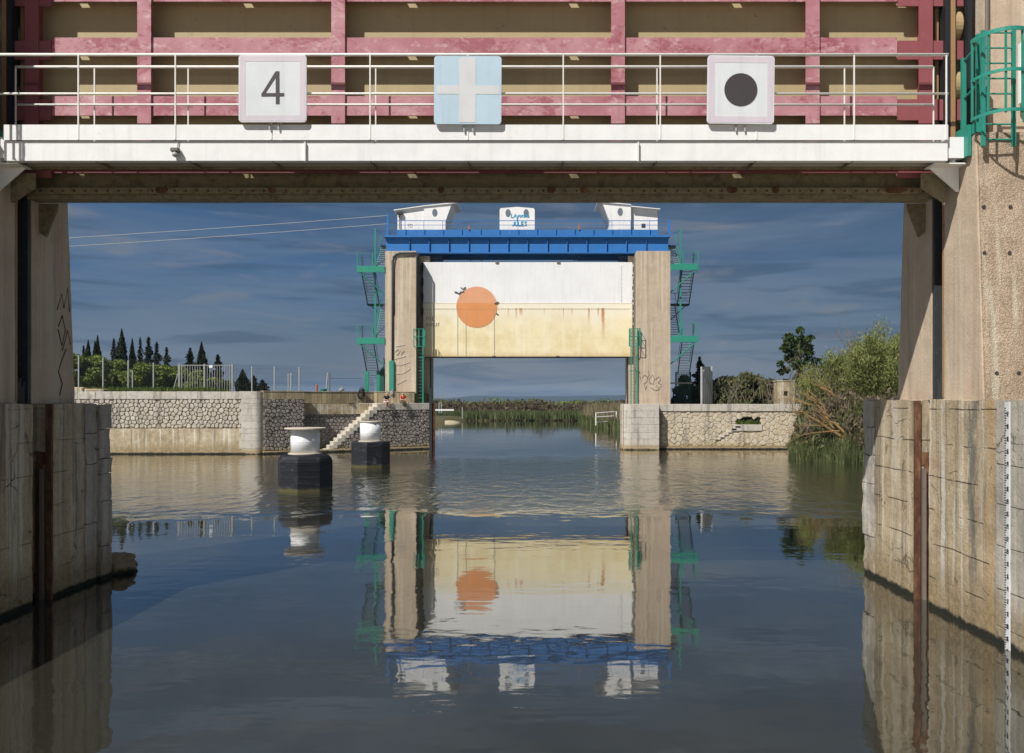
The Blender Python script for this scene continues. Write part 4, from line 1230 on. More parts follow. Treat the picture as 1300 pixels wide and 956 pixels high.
def blades(name, n, fn, h0, h1, w, mat, parent=None, kind=None, lean=0.35, seed=0):
    """upright grass or reed blades; fn(rng) gives a foot point"""
    g = np.random.default_rng(seed)
    foot = np.array([fn(g) for _ in range(n)])
    h = g.uniform(h0, h1, n)
    a = g.uniform(0, 2 * np.pi, n); l = g.normal(0, lean, n) * h
    b = g.uniform(0, 2 * np.pi, n)
    top = foot + np.stack([np.cos(a) * l, np.sin(a) * l, h], 1)
    mid = foot + np.stack([np.cos(a) * l * 0.3, np.sin(a) * l * 0.3, h * 0.55], 1)
    s = np.stack([np.cos(b), np.sin(b), np.zeros(n)], 1) * (w / 2)
    V = np.stack([foot - s, foot + s, mid + s * .8, mid - s * .8, top + s * .15, top - s * .15], 1).reshape(-1, 3)
    i = np.arange(n)[:, None] * 6
    Q = np.concatenate([i + np.array([[0, 1, 2, 3]]), i + np.array([[3, 2, 4, 5]])], 0)
    return np_mesh(name, V, Q, mat, parent, kind)
o = blades('niche_grass', 700, lambda g: (g.uniform(NI[0], NI[1]), g.uniform(70.2, 70.9), NI[2] - 0.01), 0.15, 0.5, 0.05, M['grass'], None, 'stuff')
tag(o, 'green grass growing in the niche of the right quay wall', 'grass')

# ------------------------------------------------------------------ far gate: pillars
YP = 70.6
def far_pillar(s, x0, x1, zb, xstep, label):
    """x0 inner edge, x1 outer edge of the front column; xstep inner edge of the rear step"""
    r = thing('gate_pillar', label, 'pillar', ((x0 + x1) / 2, YP, zb))
    a, b = sorted((x0, x1))
    obj('front_column', MB().rough(a, YP, zb, b, 72.4, 16.2, 0.5, 0.012), M['pillar_far'], r, True)
    a, b = sorted((xstep, x1))
    obj('rear_column', MB().rough(a, 72.45, zb - 1.0, b, 75.0, 16.1, 0.5, 0.012), M['pillar_far'], r, True)
    xi = x0 - s * 0.03
    obj('guide_channel', MB().box(xi, 71.6, zb + (0 if s > 0 else 0.02), xi - s * 0.10, 71.95, 15.9), M['steel_grey'], r)
    obj('edge_plate', MB().box(xstep - s * 0.02, 72.5, zb - 0.9, xstep - s * 0.10, 72.9, 8.2), M['guide'], r)
    return r
XfR0, XfR1 = 7.95, 10.69
XfL0, XfL1 = -10.1, -12.63
fpr = far_pillar(1, XfR0, XfR1, 3.6, 7.45, 'tan concrete pillar of the far gate with graffiti near its foot, at right')
fpl = far_pillar(-1, XfL0, XfL1, 4.5, -9.22, 'tan concrete pillar of the far gate with a black pipe up its face, at left')
fx = lambda px, Y=YP: PX(px, Y); fz = lambda py, Y=YP: PZ(py, Y)
pipe = [(fx(498.5), YP - 0.06, fz(460)), (fx(498.5), YP - 0.06, fz(332)), (fx(499.5), YP - 0.06, fz(327)), (fx(503), YP - 0.06, fz(323)), (fx(508), YP - 0.06, fz(321.5)), (fx(528), YP - 0.06, fz(321.5)), (fx(529.5), YP - 0.05, fz(325)), (fx(529.5), YP - 0.05, fz(420))]
obj('pipe', MB().path(pipe, 0.085, 8), M['guide'], fpl, True)
obj('pipe', MB().path([(fx(500.5), YP - 0.05, fz(400)), (fx(500.5), YP - 0.05, fz(340)), (fx(502), YP - 0.05, fz(329)), (fx(506), YP - 0.05, fz(325.5)), (fx(527), YP - 0.05, fz(325))], 0.035, 6), M['guide'], fpl, True)
obj('pipe_casing', MB().bbox(fx(494.5), YP - 0.22, 4.55, fx(500.5), YP - 0.02, fz(458), 0.02), M['green'], fpl)
def scr(px, py): return (fx(px), YP - 0.03, fz(py))
gm = MB()
for ln in ([(815, 480), (818, 476), (822, 479), (821, 485), (817, 487)], [(823, 470), (824, 476), (822, 479)], [(825, 488), (824, 481), (828, 476), (831, 481), (829, 488), (825, 486)],
           [(832, 482), (836, 478), (839, 482), (835, 486), (840, 488)], [(818, 488), (819, 495), (821, 490)], [(833, 489), (836, 493), (840, 490)], [(812, 477), (814, 484)], [(826, 492), (832, 496), (838, 494)]):
    gm.path([scr(a, b) for a, b in ln], 0.014, 4)
obj('graffiti', gm, M['ink'], fpr)
gm = MB()
for ln in ([(502, 447), (505, 443), (507, 448), (504, 451)], [(508, 445), (512, 449)], [(510, 441), (513, 446), (509, 451)]):
    gm.path([scr(a, b) for a, b in ln], 0.02, 4)
obj('graffiti', gm, M['steel_grey'], fpl)
ch = MB()
for ln in ([(502, 440), (514, 438)], [(501, 456), (515, 452)], [(502, 463), (508, 464), (520, 460)], [(502, 475), (512, 474), (521, 468)], [(504, 488), (516, 482)]):
    ch.path([scr(a, b) for a, b in ln], 0.018, 4)
obj('chalk_marks', ch, M['chalk'], fpl)

# ------------------------------------------------------------------ far gate leaf
YG = 72.0
gx = lambda px: PX(px, YG); gz = lambda py: PZ(py, YG)
fg = thing('lift_gate', 'far white and cream lift gate with an orange sun disc, raised between two tan pillars', 'lock gate', (-1.0, YG, 7.6))
xa, xb = gx(537), gx(803)
zt_, zs_, zb_ = gz(333), gz(385), gz(453)
nseg = 5
obj('upper_panel', MB().bbox(xa, YG, zs_ + 0.012, xb, YG + 0.45, zt_, 0.03), M['gate_white'], fg)
obj('lower_panel', MB().bbox(xa, YG - 0.03, zb_, xb, YG + 0.45, zs_ - 0.012, 0.03), M['gate_cream'], fg)
obj('seam_bar', MB().box(xa + 0.1, YG - 0.045, zs_ - 0.03, xb - 0.1, YG + 0.1, zs_ + 0.02), M['gate_cream'], fg)
obj('seam_bar', MB().box(xa + 0.1, YG - 0.042, gz(391.5), xb - 0.1, YG, gz(390.5)), M['gate_cream'], fg)
for px in (588, 640, 694, 748):
    obj('panel_seam', MB().box(gx(px) - .02, YG - .007, zs_ + .05, gx(px) + .02, YG - .001, zt_ - .06), M['gate_white'], fg)
    obj('panel_seam', MB().box(gx(px) - .02, YG - .037, zb_ + .06, gx(px) + .02, YG - .031, gz(392)), M['gate_cream'], fg)
obj('seam_bar', MB().box(xa + 0.1, YG - .036, gz(428.4), xb - .1, YG - .031, gz(427.8)), M['gate_cream'], fg)
rv = MB()
for i in range(88):
    x = xa + 0.3 + i * (xb - xa - 0.6) / 87
    rv.disc((x, YG - 0.055, gz(391) - 0.11), 0.035, 'y', 0.03, 6)
obj('rivets', rv, M['olive'], fg, kind='stuff')
cxs, czs, rs = gx(605.3), gz(390), 26 * YG / F
a0 = math.asin((zs_ - czs) / rs)
obj('sun_upper', MB().disc((cxs, YG - 0.052, czs), rs, 'y', 0.006, 40, a0, math.pi - a0), M['sun_pale'], fg)
obj('sun_lower', MB().disc((cxs, YG - 0.052, czs), rs, 'y', 0.006, 40, math.pi - a0, 2 * math.pi + a0), M['sun_deep'], fg)
for pts, w in (([(577, 370.5), (580, 371), (582.5, 373), (585, 370.8), (589, 370.3)], 0.05), ([(585, 365), (588, 367.3), (591, 364.5)], 0.045), ([(628, 385.5), (631, 384.8), (633, 383.5)], 0.07), ([(630, 398), (632.5, 399.5)], 0.055)):
    obj('bird_print', MB().path([(gx(a), YG - 0.06, gz(b)) for a, b in pts], w, 4), M['ink'], fg)
vt = MB()
for k in range(26):
    z = gz(338) - k * 0.118
    vt.box(gx(788.2), YG - 0.004, z - 0.07, gx(789.4) + 0.05 * (k % 3 == 0), YG, z)
obj('vertical_lettering', vt, M['lilac'], fg, kind='stuff')
gm = MB()
for ln in ([(541, 406), (543, 402), (545, 406)], [(547, 402), (546, 407)], [(549, 402), (549, 407), (551, 407)], [(541, 410), (542, 414), (543.5, 411), (545, 414), (546, 410)], [(547, 414), (548.5, 410), (550, 414)], [(551, 410), (551, 414), (553, 414)], [(554, 410), (554, 414)], [(558, 410), (555.5, 411), (557.5, 413), (555.5, 414)]):
    gm.path([(gx(a), YG - 0.036, gz(b)) for a, b in ln], 0.03, 4)
obj('scrawl', gm, M['steel_grey'], fg)
for px in (581, 591.5, 627.5):
    obj('hanging_chain', MB().box(gx(px) - 0.012, YG - 0.07, zb_ + 0.05, gx(px) + 0.012, YG - 0.055, gz(392)), M['galv'], fg)
for px, py in ((536.5, 340), (536.5, 358), (536.5, 377), (536.5, 395), (804.6, 342), (804.6, 357), (804.6, 374), (804.6, 390), (804.6, 406)):
    x = gx(px)
    b = MB().box(x - 0.11, YG + 0.02, gz(py + 6), x + 0.11, YG + 0.3, gz(py - 6))
    obj('roller_box', b, M['white'] if px > 700 else M['guide'], fg)
    a = MB().disc((x - 0.08, YG + 0.08, gz(py)), 0.26, 'x', 0.16, 14)
    obj('wheel', a, M['black'], fg)
for px in (631, 709):
    obj('lug', MB().bbox(gx(px) - 0.14, YG - 0.09, gz(334.5), gx(px) + 0.14, YG + 0.1, gz(332), 0.02), M['steel_grey'], fg)
for px in (627, 708):
    obj('lug', MB().bbox(gx(px) - 0.13, YG - 0.11, gz(453.5), gx(px) + 0.16, YG + 0.0, gz(452), 0.02), M['guide'], fg)
obj('bottom_seal', MB().box(xa + 0.05, YG + 0.05, zb_ - 0.09, xb - 0.05, YG + 0.3, zb_ - 0.003), M['guide'], fg)

# ------------------------------------------------------------------ blue gantry
YB = 72.1
bx = lambda px: PX(px, YB); bz = lambda py: PZ(py, YB)
gan = thing('gantry', 'blue steel gantry girder with thin railing on top of the far pillars', 'gantry', (-1, YB + 2, 16.1))
z0, z1 = bz(320.5), bz(303.5)
edges = [490] + [490 + 30 + 25 * i for i in range(13)] + [848]
edges = [490, 520, 545, 570, 595, 620, 645, 670, 695, 720, 745, 770, 795, 820, 848.5]
for a, b in zip(edges[:-1], edges[1:]):
    obj('web_panel', MB().box(bx(a) + .006, YB, z0, bx(b) - .006, YB + 0.03, z1), M['blue'], gan)
for i, a in enumerate(edges[1:-1]):
    t = 0.05 if i % 2 else 0.03
    obj('stiffener', MB().box(bx(a) - t / 2, YB - 0.16, z0 + 0.01, bx(a) + t / 2, YB - 0.003, z1 - 0.01), M['blue'], gan)
obj('bottom_flange', MB().box(bx(490), YB - 0.2, z0 - 0.09, bx(848.5), YB + 0.3, z0 - 0.003), M['blue'], gan)
obj('top_flange', MB().box(bx(490), YB - 0.2, z1 + 0.003, bx(848.5), YB + 0.3, z1 + 0.09), M['blue'], gan)
obj('deck', MB().box(bx(488), YB - 0.30, z1 + 0.095, bx(850), YB + 4.6, z1 + 0.17), M['navy'], gan)
obj('rear_girder', MB().box(bx(492), YB + 3.9, z0 - 0.0, bx(847), YB + 3.95, z1), M['blue'], gan)
kb = [504, 529, 553, 577, 600, 623, 647, 670, 694, 717, 741, 764, 788, 812, 836]
for a, b in zip(kb[:-1], kb[1:]):
    obj('kick_panel', MB().box(bx(a) + .006, YB - 0.15, z1 + 0.175, bx(b) - .006, YB - 0.12, bz(292)), M['blue'], gan)
obj('lip', MB().box(bx(489), YB - 0.36, z1 + 0.10, bx(849), YB - 0.305, z1 + 0.26), M['blue'], gan)
for z, r_t in ((bz(281), 0.03), (bz(286.5), 0.022)):
    obj('handrail', MB().tube((bx(491), YB - 0.25, z), (bx(848), YB - 0.25, z), r_t, 6), M['blue'], gan)
px = 491.0
while px <= 849:
    obj('rail_post', MB().box(bx(px) - .02, YB - 0.27, z1 + 0.26, bx(px) + .02, YB - 0.23, bz(281)), M['blue'], gan)
    px += 23.8
obj('end_post', MB().box(bx(848), YB - 0.28, z1 + 0.2, bx(850.3), YB - 0.2, bz(280)), M['blue'], gan)
obj('signal_lamp', MB().box(bx(735) - 0.05, YB - 0.26, bz(292), bx(735) + 0.05, YB - 0.2, bz(285)), M['orange_post'], gan)
obj('signal_lamp', MB().box(bx(595.5) - 0.05, YB - 0.26, bz(292), bx(595.5) + 0.05, YB - 0.2, bz(287)), M['orange_post'], gan)
for a, b, c, d in ((534, 560, 321.5, 328), (787, 805, 321.5, 328)):
    obj('hoist_box', MB().bbox(bx(a), YB + 0.8, bz(d), bx(b), YB + 1.8, z0 - 0.1, 0.03), M['navy'], gan)
for (a, c) in ((556, 326), (610, 325), (730, 325), (735, 325), (596, 325)):
    obj('hanger', MB().box(bx(a) - 0.06, YB + 1.0, bz(c + 3.5), bx(a) + 0.06, YB + 1.15, z0 - 0.1), M['navy'], gan)
obj('drive_shaft', MB().tube((bx(560), YB + 1.3, bz(325.5)), (bx(612), YB + 1.3, bz(325.5)), 0.06, 8), M['navy'], gan)
obj('drive_shaft', MB().tube((bx(733), YB + 1.3, bz(327)), (bx(790), YB + 1.3, bz(327)), 0.06, 8), M['navy'], gan)

# three white cabins on the gantry
YC = 72.4
qx = lambda px: PX(px, YC); qz = lambda py: PZ(py, YC)
def oval(mb, px, py, rx, rz, y):
    mb.prism([(qx(px) + rx * math.cos(math.tau * k / 20), qz(py) + rz * math.sin(math.tau * k / 20)) for k in range(20)], y - 0.02, y)
    return mb
def cabin(label, parts, roof, ovals, loc):
    r = thing('machine_cabin', label, 'cabin', loc, 'white machine cabins on the gantry')
    for poly, y0 in parts:
        obj('wall', MB().prism([(qx(a), qz(b)) for a, b in poly], YC + y0, YC + 3.2), M['white_cabin'], r)
    for poly in roof:
        obj('roof', MB().prism([(qx(a), qz(b)) for a, b in poly], YC - 0.12, YC + 3.4), M['white_cabin'], r)
    for (px, py, rx, rz) in ovals:
        w = obj('porthole', oval(MB(), px, py, rx, rz, YC), M['glass'], r)
    return r
c1 = cabin('left white cabin with one porthole and its slanted end facing right', [([(504.3, 267), (538, 262.3), (538, 291.5), (504.3, 291.5)], 0.10), ([(538.4, 262), (573.5, 258.3), (565.5, 281), (565.5, 296), (538.4, 296)], 0.0)],
           [[(500, 266.6), (538, 261.2), (581, 256.6), (581, 258.0), (538, 262.2), (500, 267.6)]], [(552, 270, 0.22, 0.32)], (qx(535), YC, qz(296)))
obj('floodlight', MB().bbox(qx(504), YC - 0.2, qz(273), qx(511), YC + 0.02, qz(269), 0.02), M['guide'], c1)
obj('lamp_pole', MB().box(qx(507.3) - 0.03, YC - 0.05, qz(291), qx(507.3) + 0.03, YC, qz(273)), M['guide'], c1)
gm = MB()
for ln in ([(517, 285), (519, 284), (518.5, 288)], [(520.5, 284.5), (523, 284.5), (523, 288), (520.5, 288), (520.5, 284.5)]):
    gm.path([(qx(a), YC + 0.095, qz(b)) for a, b in ln], 0.02, 4)
obj('scrawl', gm, M['steel_grey'], c1)
mid = [(634.3, 266.5), (635.5, 264.3), (656.5, 262.6), (677.5, 264.3), (678.8, 266.5), (678.8, 297), (634.3, 297)]
c2 = cabin('middle white cabin with two portholes and cyan graffiti', [(mid, 0.0)], [], [(645, 270.5, 0.22, 0.33), (668, 270.5, 0.22, 0.33)], (qx(656), YC, qz(297)))
LET = {'L': [[(0, 1), (0, 0), (.7, 0)]], 'A': [[(0, 0), (.4, 1), (.8, 0)], [(.15, .4), (.65, .4)]], 'y': [[(0, .7), (.35, .15)], [(.7, .7), (.1, -.4)]], 'o': [[(.3, .65), (0, .35), (.3, 0), (.6, .35), (.3, .65)]],
       'n': [[(0, 0), (0, .65)], [(0, .5), (.35, .65), (.6, .45), (.6, 0)]], 'e': [[(0, .35), (.6, .35), (.4, .65), (.05, .5), (.05, .15), (.55, .05)]], 'J': [[(.6, 1), (.6, .15), (.3, 0), (0, .2)]],
       'U': [[(0, 1), (0, .15), (.35, 0), (.7, .15), (.7, 1)]], 'E': [[(.65, 1), (0, 1), (0, 0), (.65, 0)], [(0, .5), (.5, .5)]], 'S': [[(.65, .9), (.2, 1), (.05, .75), (.6, .35), (.5, .05), (0, .1)]], 'X': [[(0, 1), (.6, 0)], [(.6, 1), (0, 0)]]}
def spray(text, px, py, h, adv, w, mb):
    w *= 1.5
    x = qx(px)
    for c in text:
        for ln in LET[c]:
            mb.path([(x + a * h * 0.85, YC - 0.012, qz(py) + b * h) for a, b in ln], w, 4)
        x += adv
gm = MB()
spray('LAyonne', 649.0, 276, 0.31, 0.225, 0.026, gm)
spray('X', 656, 281, 0.2, 0.2, 0.02, gm)
spray('JULES', 650.0, 286.5, 0.33, 0.26, 0.03, gm)
obj('graffiti', gm, M['cyan'], c2)
c3 = cabin('right white cabin with one porthole and its slanted end facing left', [([(801.5, 262.5), (835.5, 265.8), (835.5, 291), (801.5, 291)], 0.35), ([(764.5, 257), (801, 260.5), (801, 296), (774, 296), (774, 281)], 0.0)],
           [[(758, 256.0), (764.5, 256.0), (801, 259.6), (801, 260.5), (764.5, 257.3), (758, 256.9)], [(801, 261.6), (838, 265.2), (838, 266.1), (801, 262.6)]], [(787.3, 269, 0.22, 0.33)], (qx(800), YC, qz(296)))
obj('vent', MB().box(qx(815), YC + 0.33, qz(288), qx(820), YC + 0.349, qz(283)), M['guide'], c3)
obj('panel_mark', MB().box(qx(783), YC - 0.008, qz(292.2), qx(800), YC - 0.001, qz(290.6)), M['signpink'], c3)

# ------------------------------------------------------------------ zigzag stairs outside the far pillars
def stairs(s, xw, zground, label):
    """s = +1 right of the gate, -1 left; xw = outer face of the pillar"""
    r = thing('stair_tower', label, 'stairs', (xw + s * 1.2, 72.5, zground), 'green zigzag stairs beside the far pillars')
    X = lambda a: xw + s * a
    yF, yR = 70.5, 74.2
    G, D, T = M['green'], M['dkgreen'], M['tread']
    zP = [PZ(338 if s < 0 else 335, yF), PZ(429 if s < 0 else 426.5, yF)]
    zM = [PZ(386, 74.5), PZ(474, 74.5)]
    zTop = 17.25
    out0, out1, in0, in1 = 1.15, 2.15, 0.08, 0.92
    def flight(za, ya, zb, yb, a, b, mat):
        n = max(6, round(abs(zb - za) / 0.215))
        for k in range(1, n):
            t = k / n
            y = ya + (yb - ya) * t; z = za + (zb - za) * t
            obj('tread', MB().box(X(a) + 0.02 * s, y - 0.12, z - 0.02, X(b) - 0.02 * s, y + 0.12, z + 0.015), T, r)
        for c in (a, b):
            m = MB(); w = 0.03
            m.add([(X(c) - w, ya, za - 0.16), (X(c) + w, ya, za - 0.16), (X(c) + w, ya, za + 0.06), (X(c) - w, ya, za + 0.06),
                   (X(c) - w, yb, zb - 0.16), (X(c) + w, yb, zb - 0.16), (X(c) + w, yb, zb + 0.06), (X(c) - w, yb, zb + 0.06)],
                  [(0, 1, 2, 3), (7, 6, 5, 4), (0, 4, 5, 1), (1, 5, 6, 2), (2, 6, 7, 3), (3, 7, 4, 0)])
            obj('stringer', m, mat, r)
            obj('stair_rail', MB().path([(X(c), ya, za + 0.95), (X(c), yb, zb + 0.95)], 0.02, 5), mat, r)
    for i, z in enumerate(zP):
        f = MB().bbox(X(0.02), yF, z - 0.50, X(2.30), yF + 0.05, z + 0.02, 0.012)
        p = obj('landing', f, G, r)
        obj('landing_deck', MB().box(X(0.02), yF + 0.052, z - 0.06, X(2.30), yF + 1.0, z), D, p)
        obj('landing_edge', MB().box(X(2.25), yF + 0.052, z - 0.40, X(2.30), yF + 1.0, z + 0.01), G, p)
        for a, b in ((0.04, 2.28),):
            obj('landing_rail', MB().tube((X(1.0), yF + 0.02, z + 1.05), (X(b), yF + 0.02, z + 1.05), 0.022, 5), G, r)
            obj('landing_rail', MB().tube((X(1.0), yF + 0.02, z + 0.55), (X(b), yF + 0.02, z + 0.55), 0.015, 5), G, r)
        for a in (1.0, 2.26):
            obj('rail_post', MB().box(X(a) - 0.035, yF, z, X(a) + 0.035, yF + 0.05, z + 1.08), G, r)
        obj('rail_post', MB().box(X(2.02) - 0.045, yF + 0.9, z, X(2.02) + 0.045, yF + 0.98, z + 1.08), D, r)
        obj('brace', MB().tube((X(2.05), yF + 0.06, z - 0.52), (X(0.03), yF + 0.5, z - 2.3), 0.05, 6), G, r)
    for i, z in enumerate(zM[:1]):
        obj('rear_landing', MB().box(X(0.02), yR, z - 0.14, X(2.2), yR + 0.9, z), D, r)
        obj('landing_rail', MB().tube((X(0.05), yR + 0.9, z + 1.0), (X(2.2), yR + 0.9, z + 1.0), 0.02, 5), G, r)
        obj('landing_rail', MB().tube((X(0.05), yR + 0.9, z + 0.5), (X(2.2), yR + 0.9, z + 0.5), 0.015, 5), G, r)
        obj('brace', MB().tube((X(1.9), yR + 0.1, z - 0.15), (X(0.03), yR + 0.1, z - 1.9), 0.04, 6), G, r)
    flight(zTop, yR, zP[0], yF + 0.95, in0, in1, G)
    flight(zP[0], yF + 0.95, zM[0], yR, out0, out1, D)
    flight(zM[0], yR, zP[1], yF + 0.95, in0, in1, G)
    flight(zP[1], yF + 0.95, zM[1], yR - 0.2, out0, out1, D)
    # tall posts carrying the landings
    obj('tall_post', MB().box(X(0.98) - 0.06, yF + 0.95, zP[1] - 0.1, X(0.98) + 0.06, yF + 1.07, zTop + 1.0), G, r)
    obj('top_step', MB().box(X(0.02), yR - 0.6, zTop - 0.12, X(0.95), yR + 0.8, zTop), M['navy'], r)
    obj('landing_rail', MB().path([(X(0.02), yR, zTop + 1.1), (X(0.98), yR, zTop + 1.1), (X(0.98), yF + 1, zTop + 0.9)], 0.02, 5), M['blue'], r)
    if s < 0:
        # green box enclosing the lowest flight
        yb = yR - 0.6
        zt2 = zM[1] + 0.15
        bx_ = MB()
        bx_.box(X(1.0), yb, zground, X(1.06), yb + 1.6, zt2); bx_.box(X(2.22), yb, zground, X(2.28), yb + 1.6, zt2)
        bx_.box(X(1.06), yb, zground, X(1.28), yb + 0.05, zt2); bx_.box(X(1.94), yb, zground, X(2.22), yb + 0.05, zt2)
        obj('base_enclosure', bx_, G, r)
        obj('wing_panel', MB().prism([(yb, zground), (yb + 1.4, zground), (yb + 1.4, zt2 + 0.2), (yb, zt2 + 1.2)], X(0.62), X(0.68), 'x'), D, r)
        obj('wing_panel', MB().prism([(X(0.62), zground), (X(1.0), zground), (X(1.0), zt2), (X(0.36), zt2 + 0.95), (X(0.62), zt2 - 0.3)], yb - 0.04, yb, 'y'), D, r)
        for k in range(8):
            z = zground + 0.2 + k * 0.2
            obj('tread', MB().box(X(1.3), yb + 0.5 - 0.02 * k, z, X(1.92), yb + 0.75, z + 0.03), T, r)
    else:
        zt2 = zM[1] + 0.1
        m = MB()
        yb = yR - 0.2
        for k in range(17):
            x = X(1.0 + 1.25 * k / 16)
            m.box(x - 0.012, yb, zground, x + 0.012, yb + 0.02, zt2)
        for k in range(14):
            z = zground + 0.15 + k * (zt2 - zground - 0.15) / 13
            m.box(X(1.0), yb - 0.015, z - 0.01, X(2.25), yb - 0.001, z + 0.01)
        obj('base_grille', m, D, r, kind='stuff')
        obj('base_rail', MB().box(X(0.1), yb - 0.08, zground + 1.85, X(2.4), yb - 0.03, zground + 1.97), M['galv'], r)
        obj('base_post', MB().box(X(0.12), yb - 0.1, zground, X(0.2), yb - 0.02, zground + 2.8), M['galv'], r)
        for a in (1.0, 2.25):
            obj('base_post', MB().box(X(a) - 0.05, yb, zground, X(a) + 0.05, yb + 0.1, zt2), D, r)
    return r
stairs(-1, XfL1, 4.5, 'green zigzag stair tower left of the far gate, with a green box at its foot')
stairs(1, XfR1, 3.55, 'green zigzag stair tower right of the far gate, with a grille at its foot')

# caged ladders at the inner edges of the far pillars
def far_ladder(x0, x1, zb, Y, zc, zt, mat, label):
    r = thing('inspection_ladder', label, 'ladder', ((x0 + x1) / 2, Y, zb), 'thin green ladders on the far pillars')
    for x in (x0, x1):
        obj('stile', MB().box(x - 0.045, Y - 0.03, zb, x + 0.045, Y + 0.03, zt), mat, r)
    mb = MB()
    z = zb + 0.2
    while z < zt - 0.1:
        mb.box(x0 + .045, Y - 0.015, z - 0.015, x1 - .045, Y + 0.015, z + 0.015); z += 0.28
    obj('rungs', mb, mat, r, kind='stuff')
    e = 0.16
    for z in (zc, (zc + zt) / 2 + 0.1, zt):
        obj('cage_hoop', MB().path([(x0 - e, Y, z), (x0 - e, Y - 0.55, z), (x1 + e, Y - 0.55, z), (x1 + e, Y, z)], 0.03, 5), mat, r)
    for (x, y) in ((x0 - e, Y - 0.1), (x0 - e, Y - 0.55), ((x0 + x1) / 2, Y - 0.55), (x1 + e, Y - 0.55), (x1 + e, Y - 0.1)):
        obj('cage_bar', MB().box(x - 0.035, y - 0.01, zc, x + 0.035, y + 0.02, zt), mat, r)
    k = zc - 0.9
    while k > zb + 2.5:
        obj('wall_bracket', MB().box(x0 - 0.12, Y - 0.05, k, x1 + 0.12, Y + 0.3, k + 0.05), mat, r); k -= 1.1
    return r
far_ladder(fx(528.5), fx(536.5), 3.7, 70.85, fz(440), fz(418), M['green'], 'green ladder at the inner edge of the left far pillar, above the seated people')
far_ladder(fx(801), fx(809), 3.65, 70.5, fz(440), fz(418), M['green'], 'green ladder at the inner edge of the right far pillar')

# ------------------------------------------------------------------ mooring dolphins
def dolphin(px, Y, w_base, h_base, r_cyl, z_cyl, r_cap, label, rnd):
    x = PX(px, Y)
    r = thing('mooring_dolphin', label, 'mooring post', (x, Y, 0), 'mooring dolphins in the basin')
    R = w_base / 2
    prof = [(R, -2.5), (R, h_base - rnd), (R - rnd * 0.12, h_base - rnd * 0.55), (R - rnd * 0.42, h_base - rnd * 0.18), (R - rnd, h_base)]
    obj('fender', MB().lathe(prof, x, Y, 8, 0), M['rubber'], r)
    bd = MB()
    for z in (0.32, 0.62, 0.92, 1.2):
        bd.lathe([(R * 1.004, z - .012), (R * 1.012, z), (R * 1.004, z + .012)], x, Y, 8, 0)
    obj('fender_ribs', bd, M['rubber'], r, kind='stuff')
    obj('collar', MB().lathe([(r_cyl * 1.18, h_base - 0.0), (r_cyl * 1.18, h_base + 0.05), (r_cyl * 1.02, h_base + 0.07)], x, Y, 32), M['cap'], r)
    obj('drum', MB().lathe([(r_cyl, h_base + 0.06), (r_cyl, z_cyl)], x, Y, 48), M['dolphin_white'], r, True)
    obj('seam', MB().lathe([(r_cyl + .004, h_base + 0.55), (r_cyl + .008, h_base + 0.56), (r_cyl + .004, h_base + 0.57)], x, Y, 48), M['dolphin_white'], r)
    obj('cap_plate', MB().lathe([(r_cap * 0.97, z_cyl), (r_cap, z_cyl + 0.02), (r_cap, z_cyl + 0.06), (r_cap * 0.98, z_cyl + 0.075)], x, Y, 40), M['cap'], r)
    return r
dolphin(387.5, 38.5, 2.44, 1.60, 0.63, 2.70, 0.90, 'nearer and larger white mooring dolphin with a wide cap and black rounded base', 0.32)
dolphin(470.5, 52.2, 2.33, 1.50, 0.62, 2.66, 0.68, 'farther and smaller white mooring dolphin with a narrow cap and black base', 0.06)

# ------------------------------------------------------------------ people on the ledge
def skin_mesh(name, joints, bones, mat, parent, sub=2):
    """a body grown round a skeleton: joints {key: (pos, radius)}, bones [(a, b)]"""
    keys = list(joints)
    me = bpy.data.meshes.new(name)
    me.from_pydata([joints[k][0] for k in keys], [(keys.index(a), keys.index(b)) for a, b in bones], [])
    o = bpy.data.objects.new(name, me)
    COL.objects.link(o)
    md = o.modifiers.new('skin', 'SKIN')
    bm = bmesh.new(); bm.from_mesh(me)
    lay = bm.verts.layers.skin.verify()
    bm.verts.ensure_lookup_table()
    for i, k in enumerate(keys):
        rr_ = joints[k][1]
        bm.verts[i][lay].radius = rr_ if isinstance(rr_, tuple) else (rr_, rr_)
        bm.verts[i][lay].use_root = (i == 0)
    bm.to_mesh(me); bm.free()
    s = o.modifiers.new('sub', 'SUBSURF'); s.levels = s.render_levels = sub
    dg = bpy.context.evaluated_depsgraph_get()
    m2 = bpy.data.meshes.new_from_object(o.evaluated_get(dg))
    m2.name = name
    o.modifiers.clear()
    o.data = m2
    m2.materials.clear(); m2.materials.append(mat)
    m2.polygons.foreach_set('use_smooth', [True] * len(m2.polygons))
    if parent: o.parent = parent
    return o

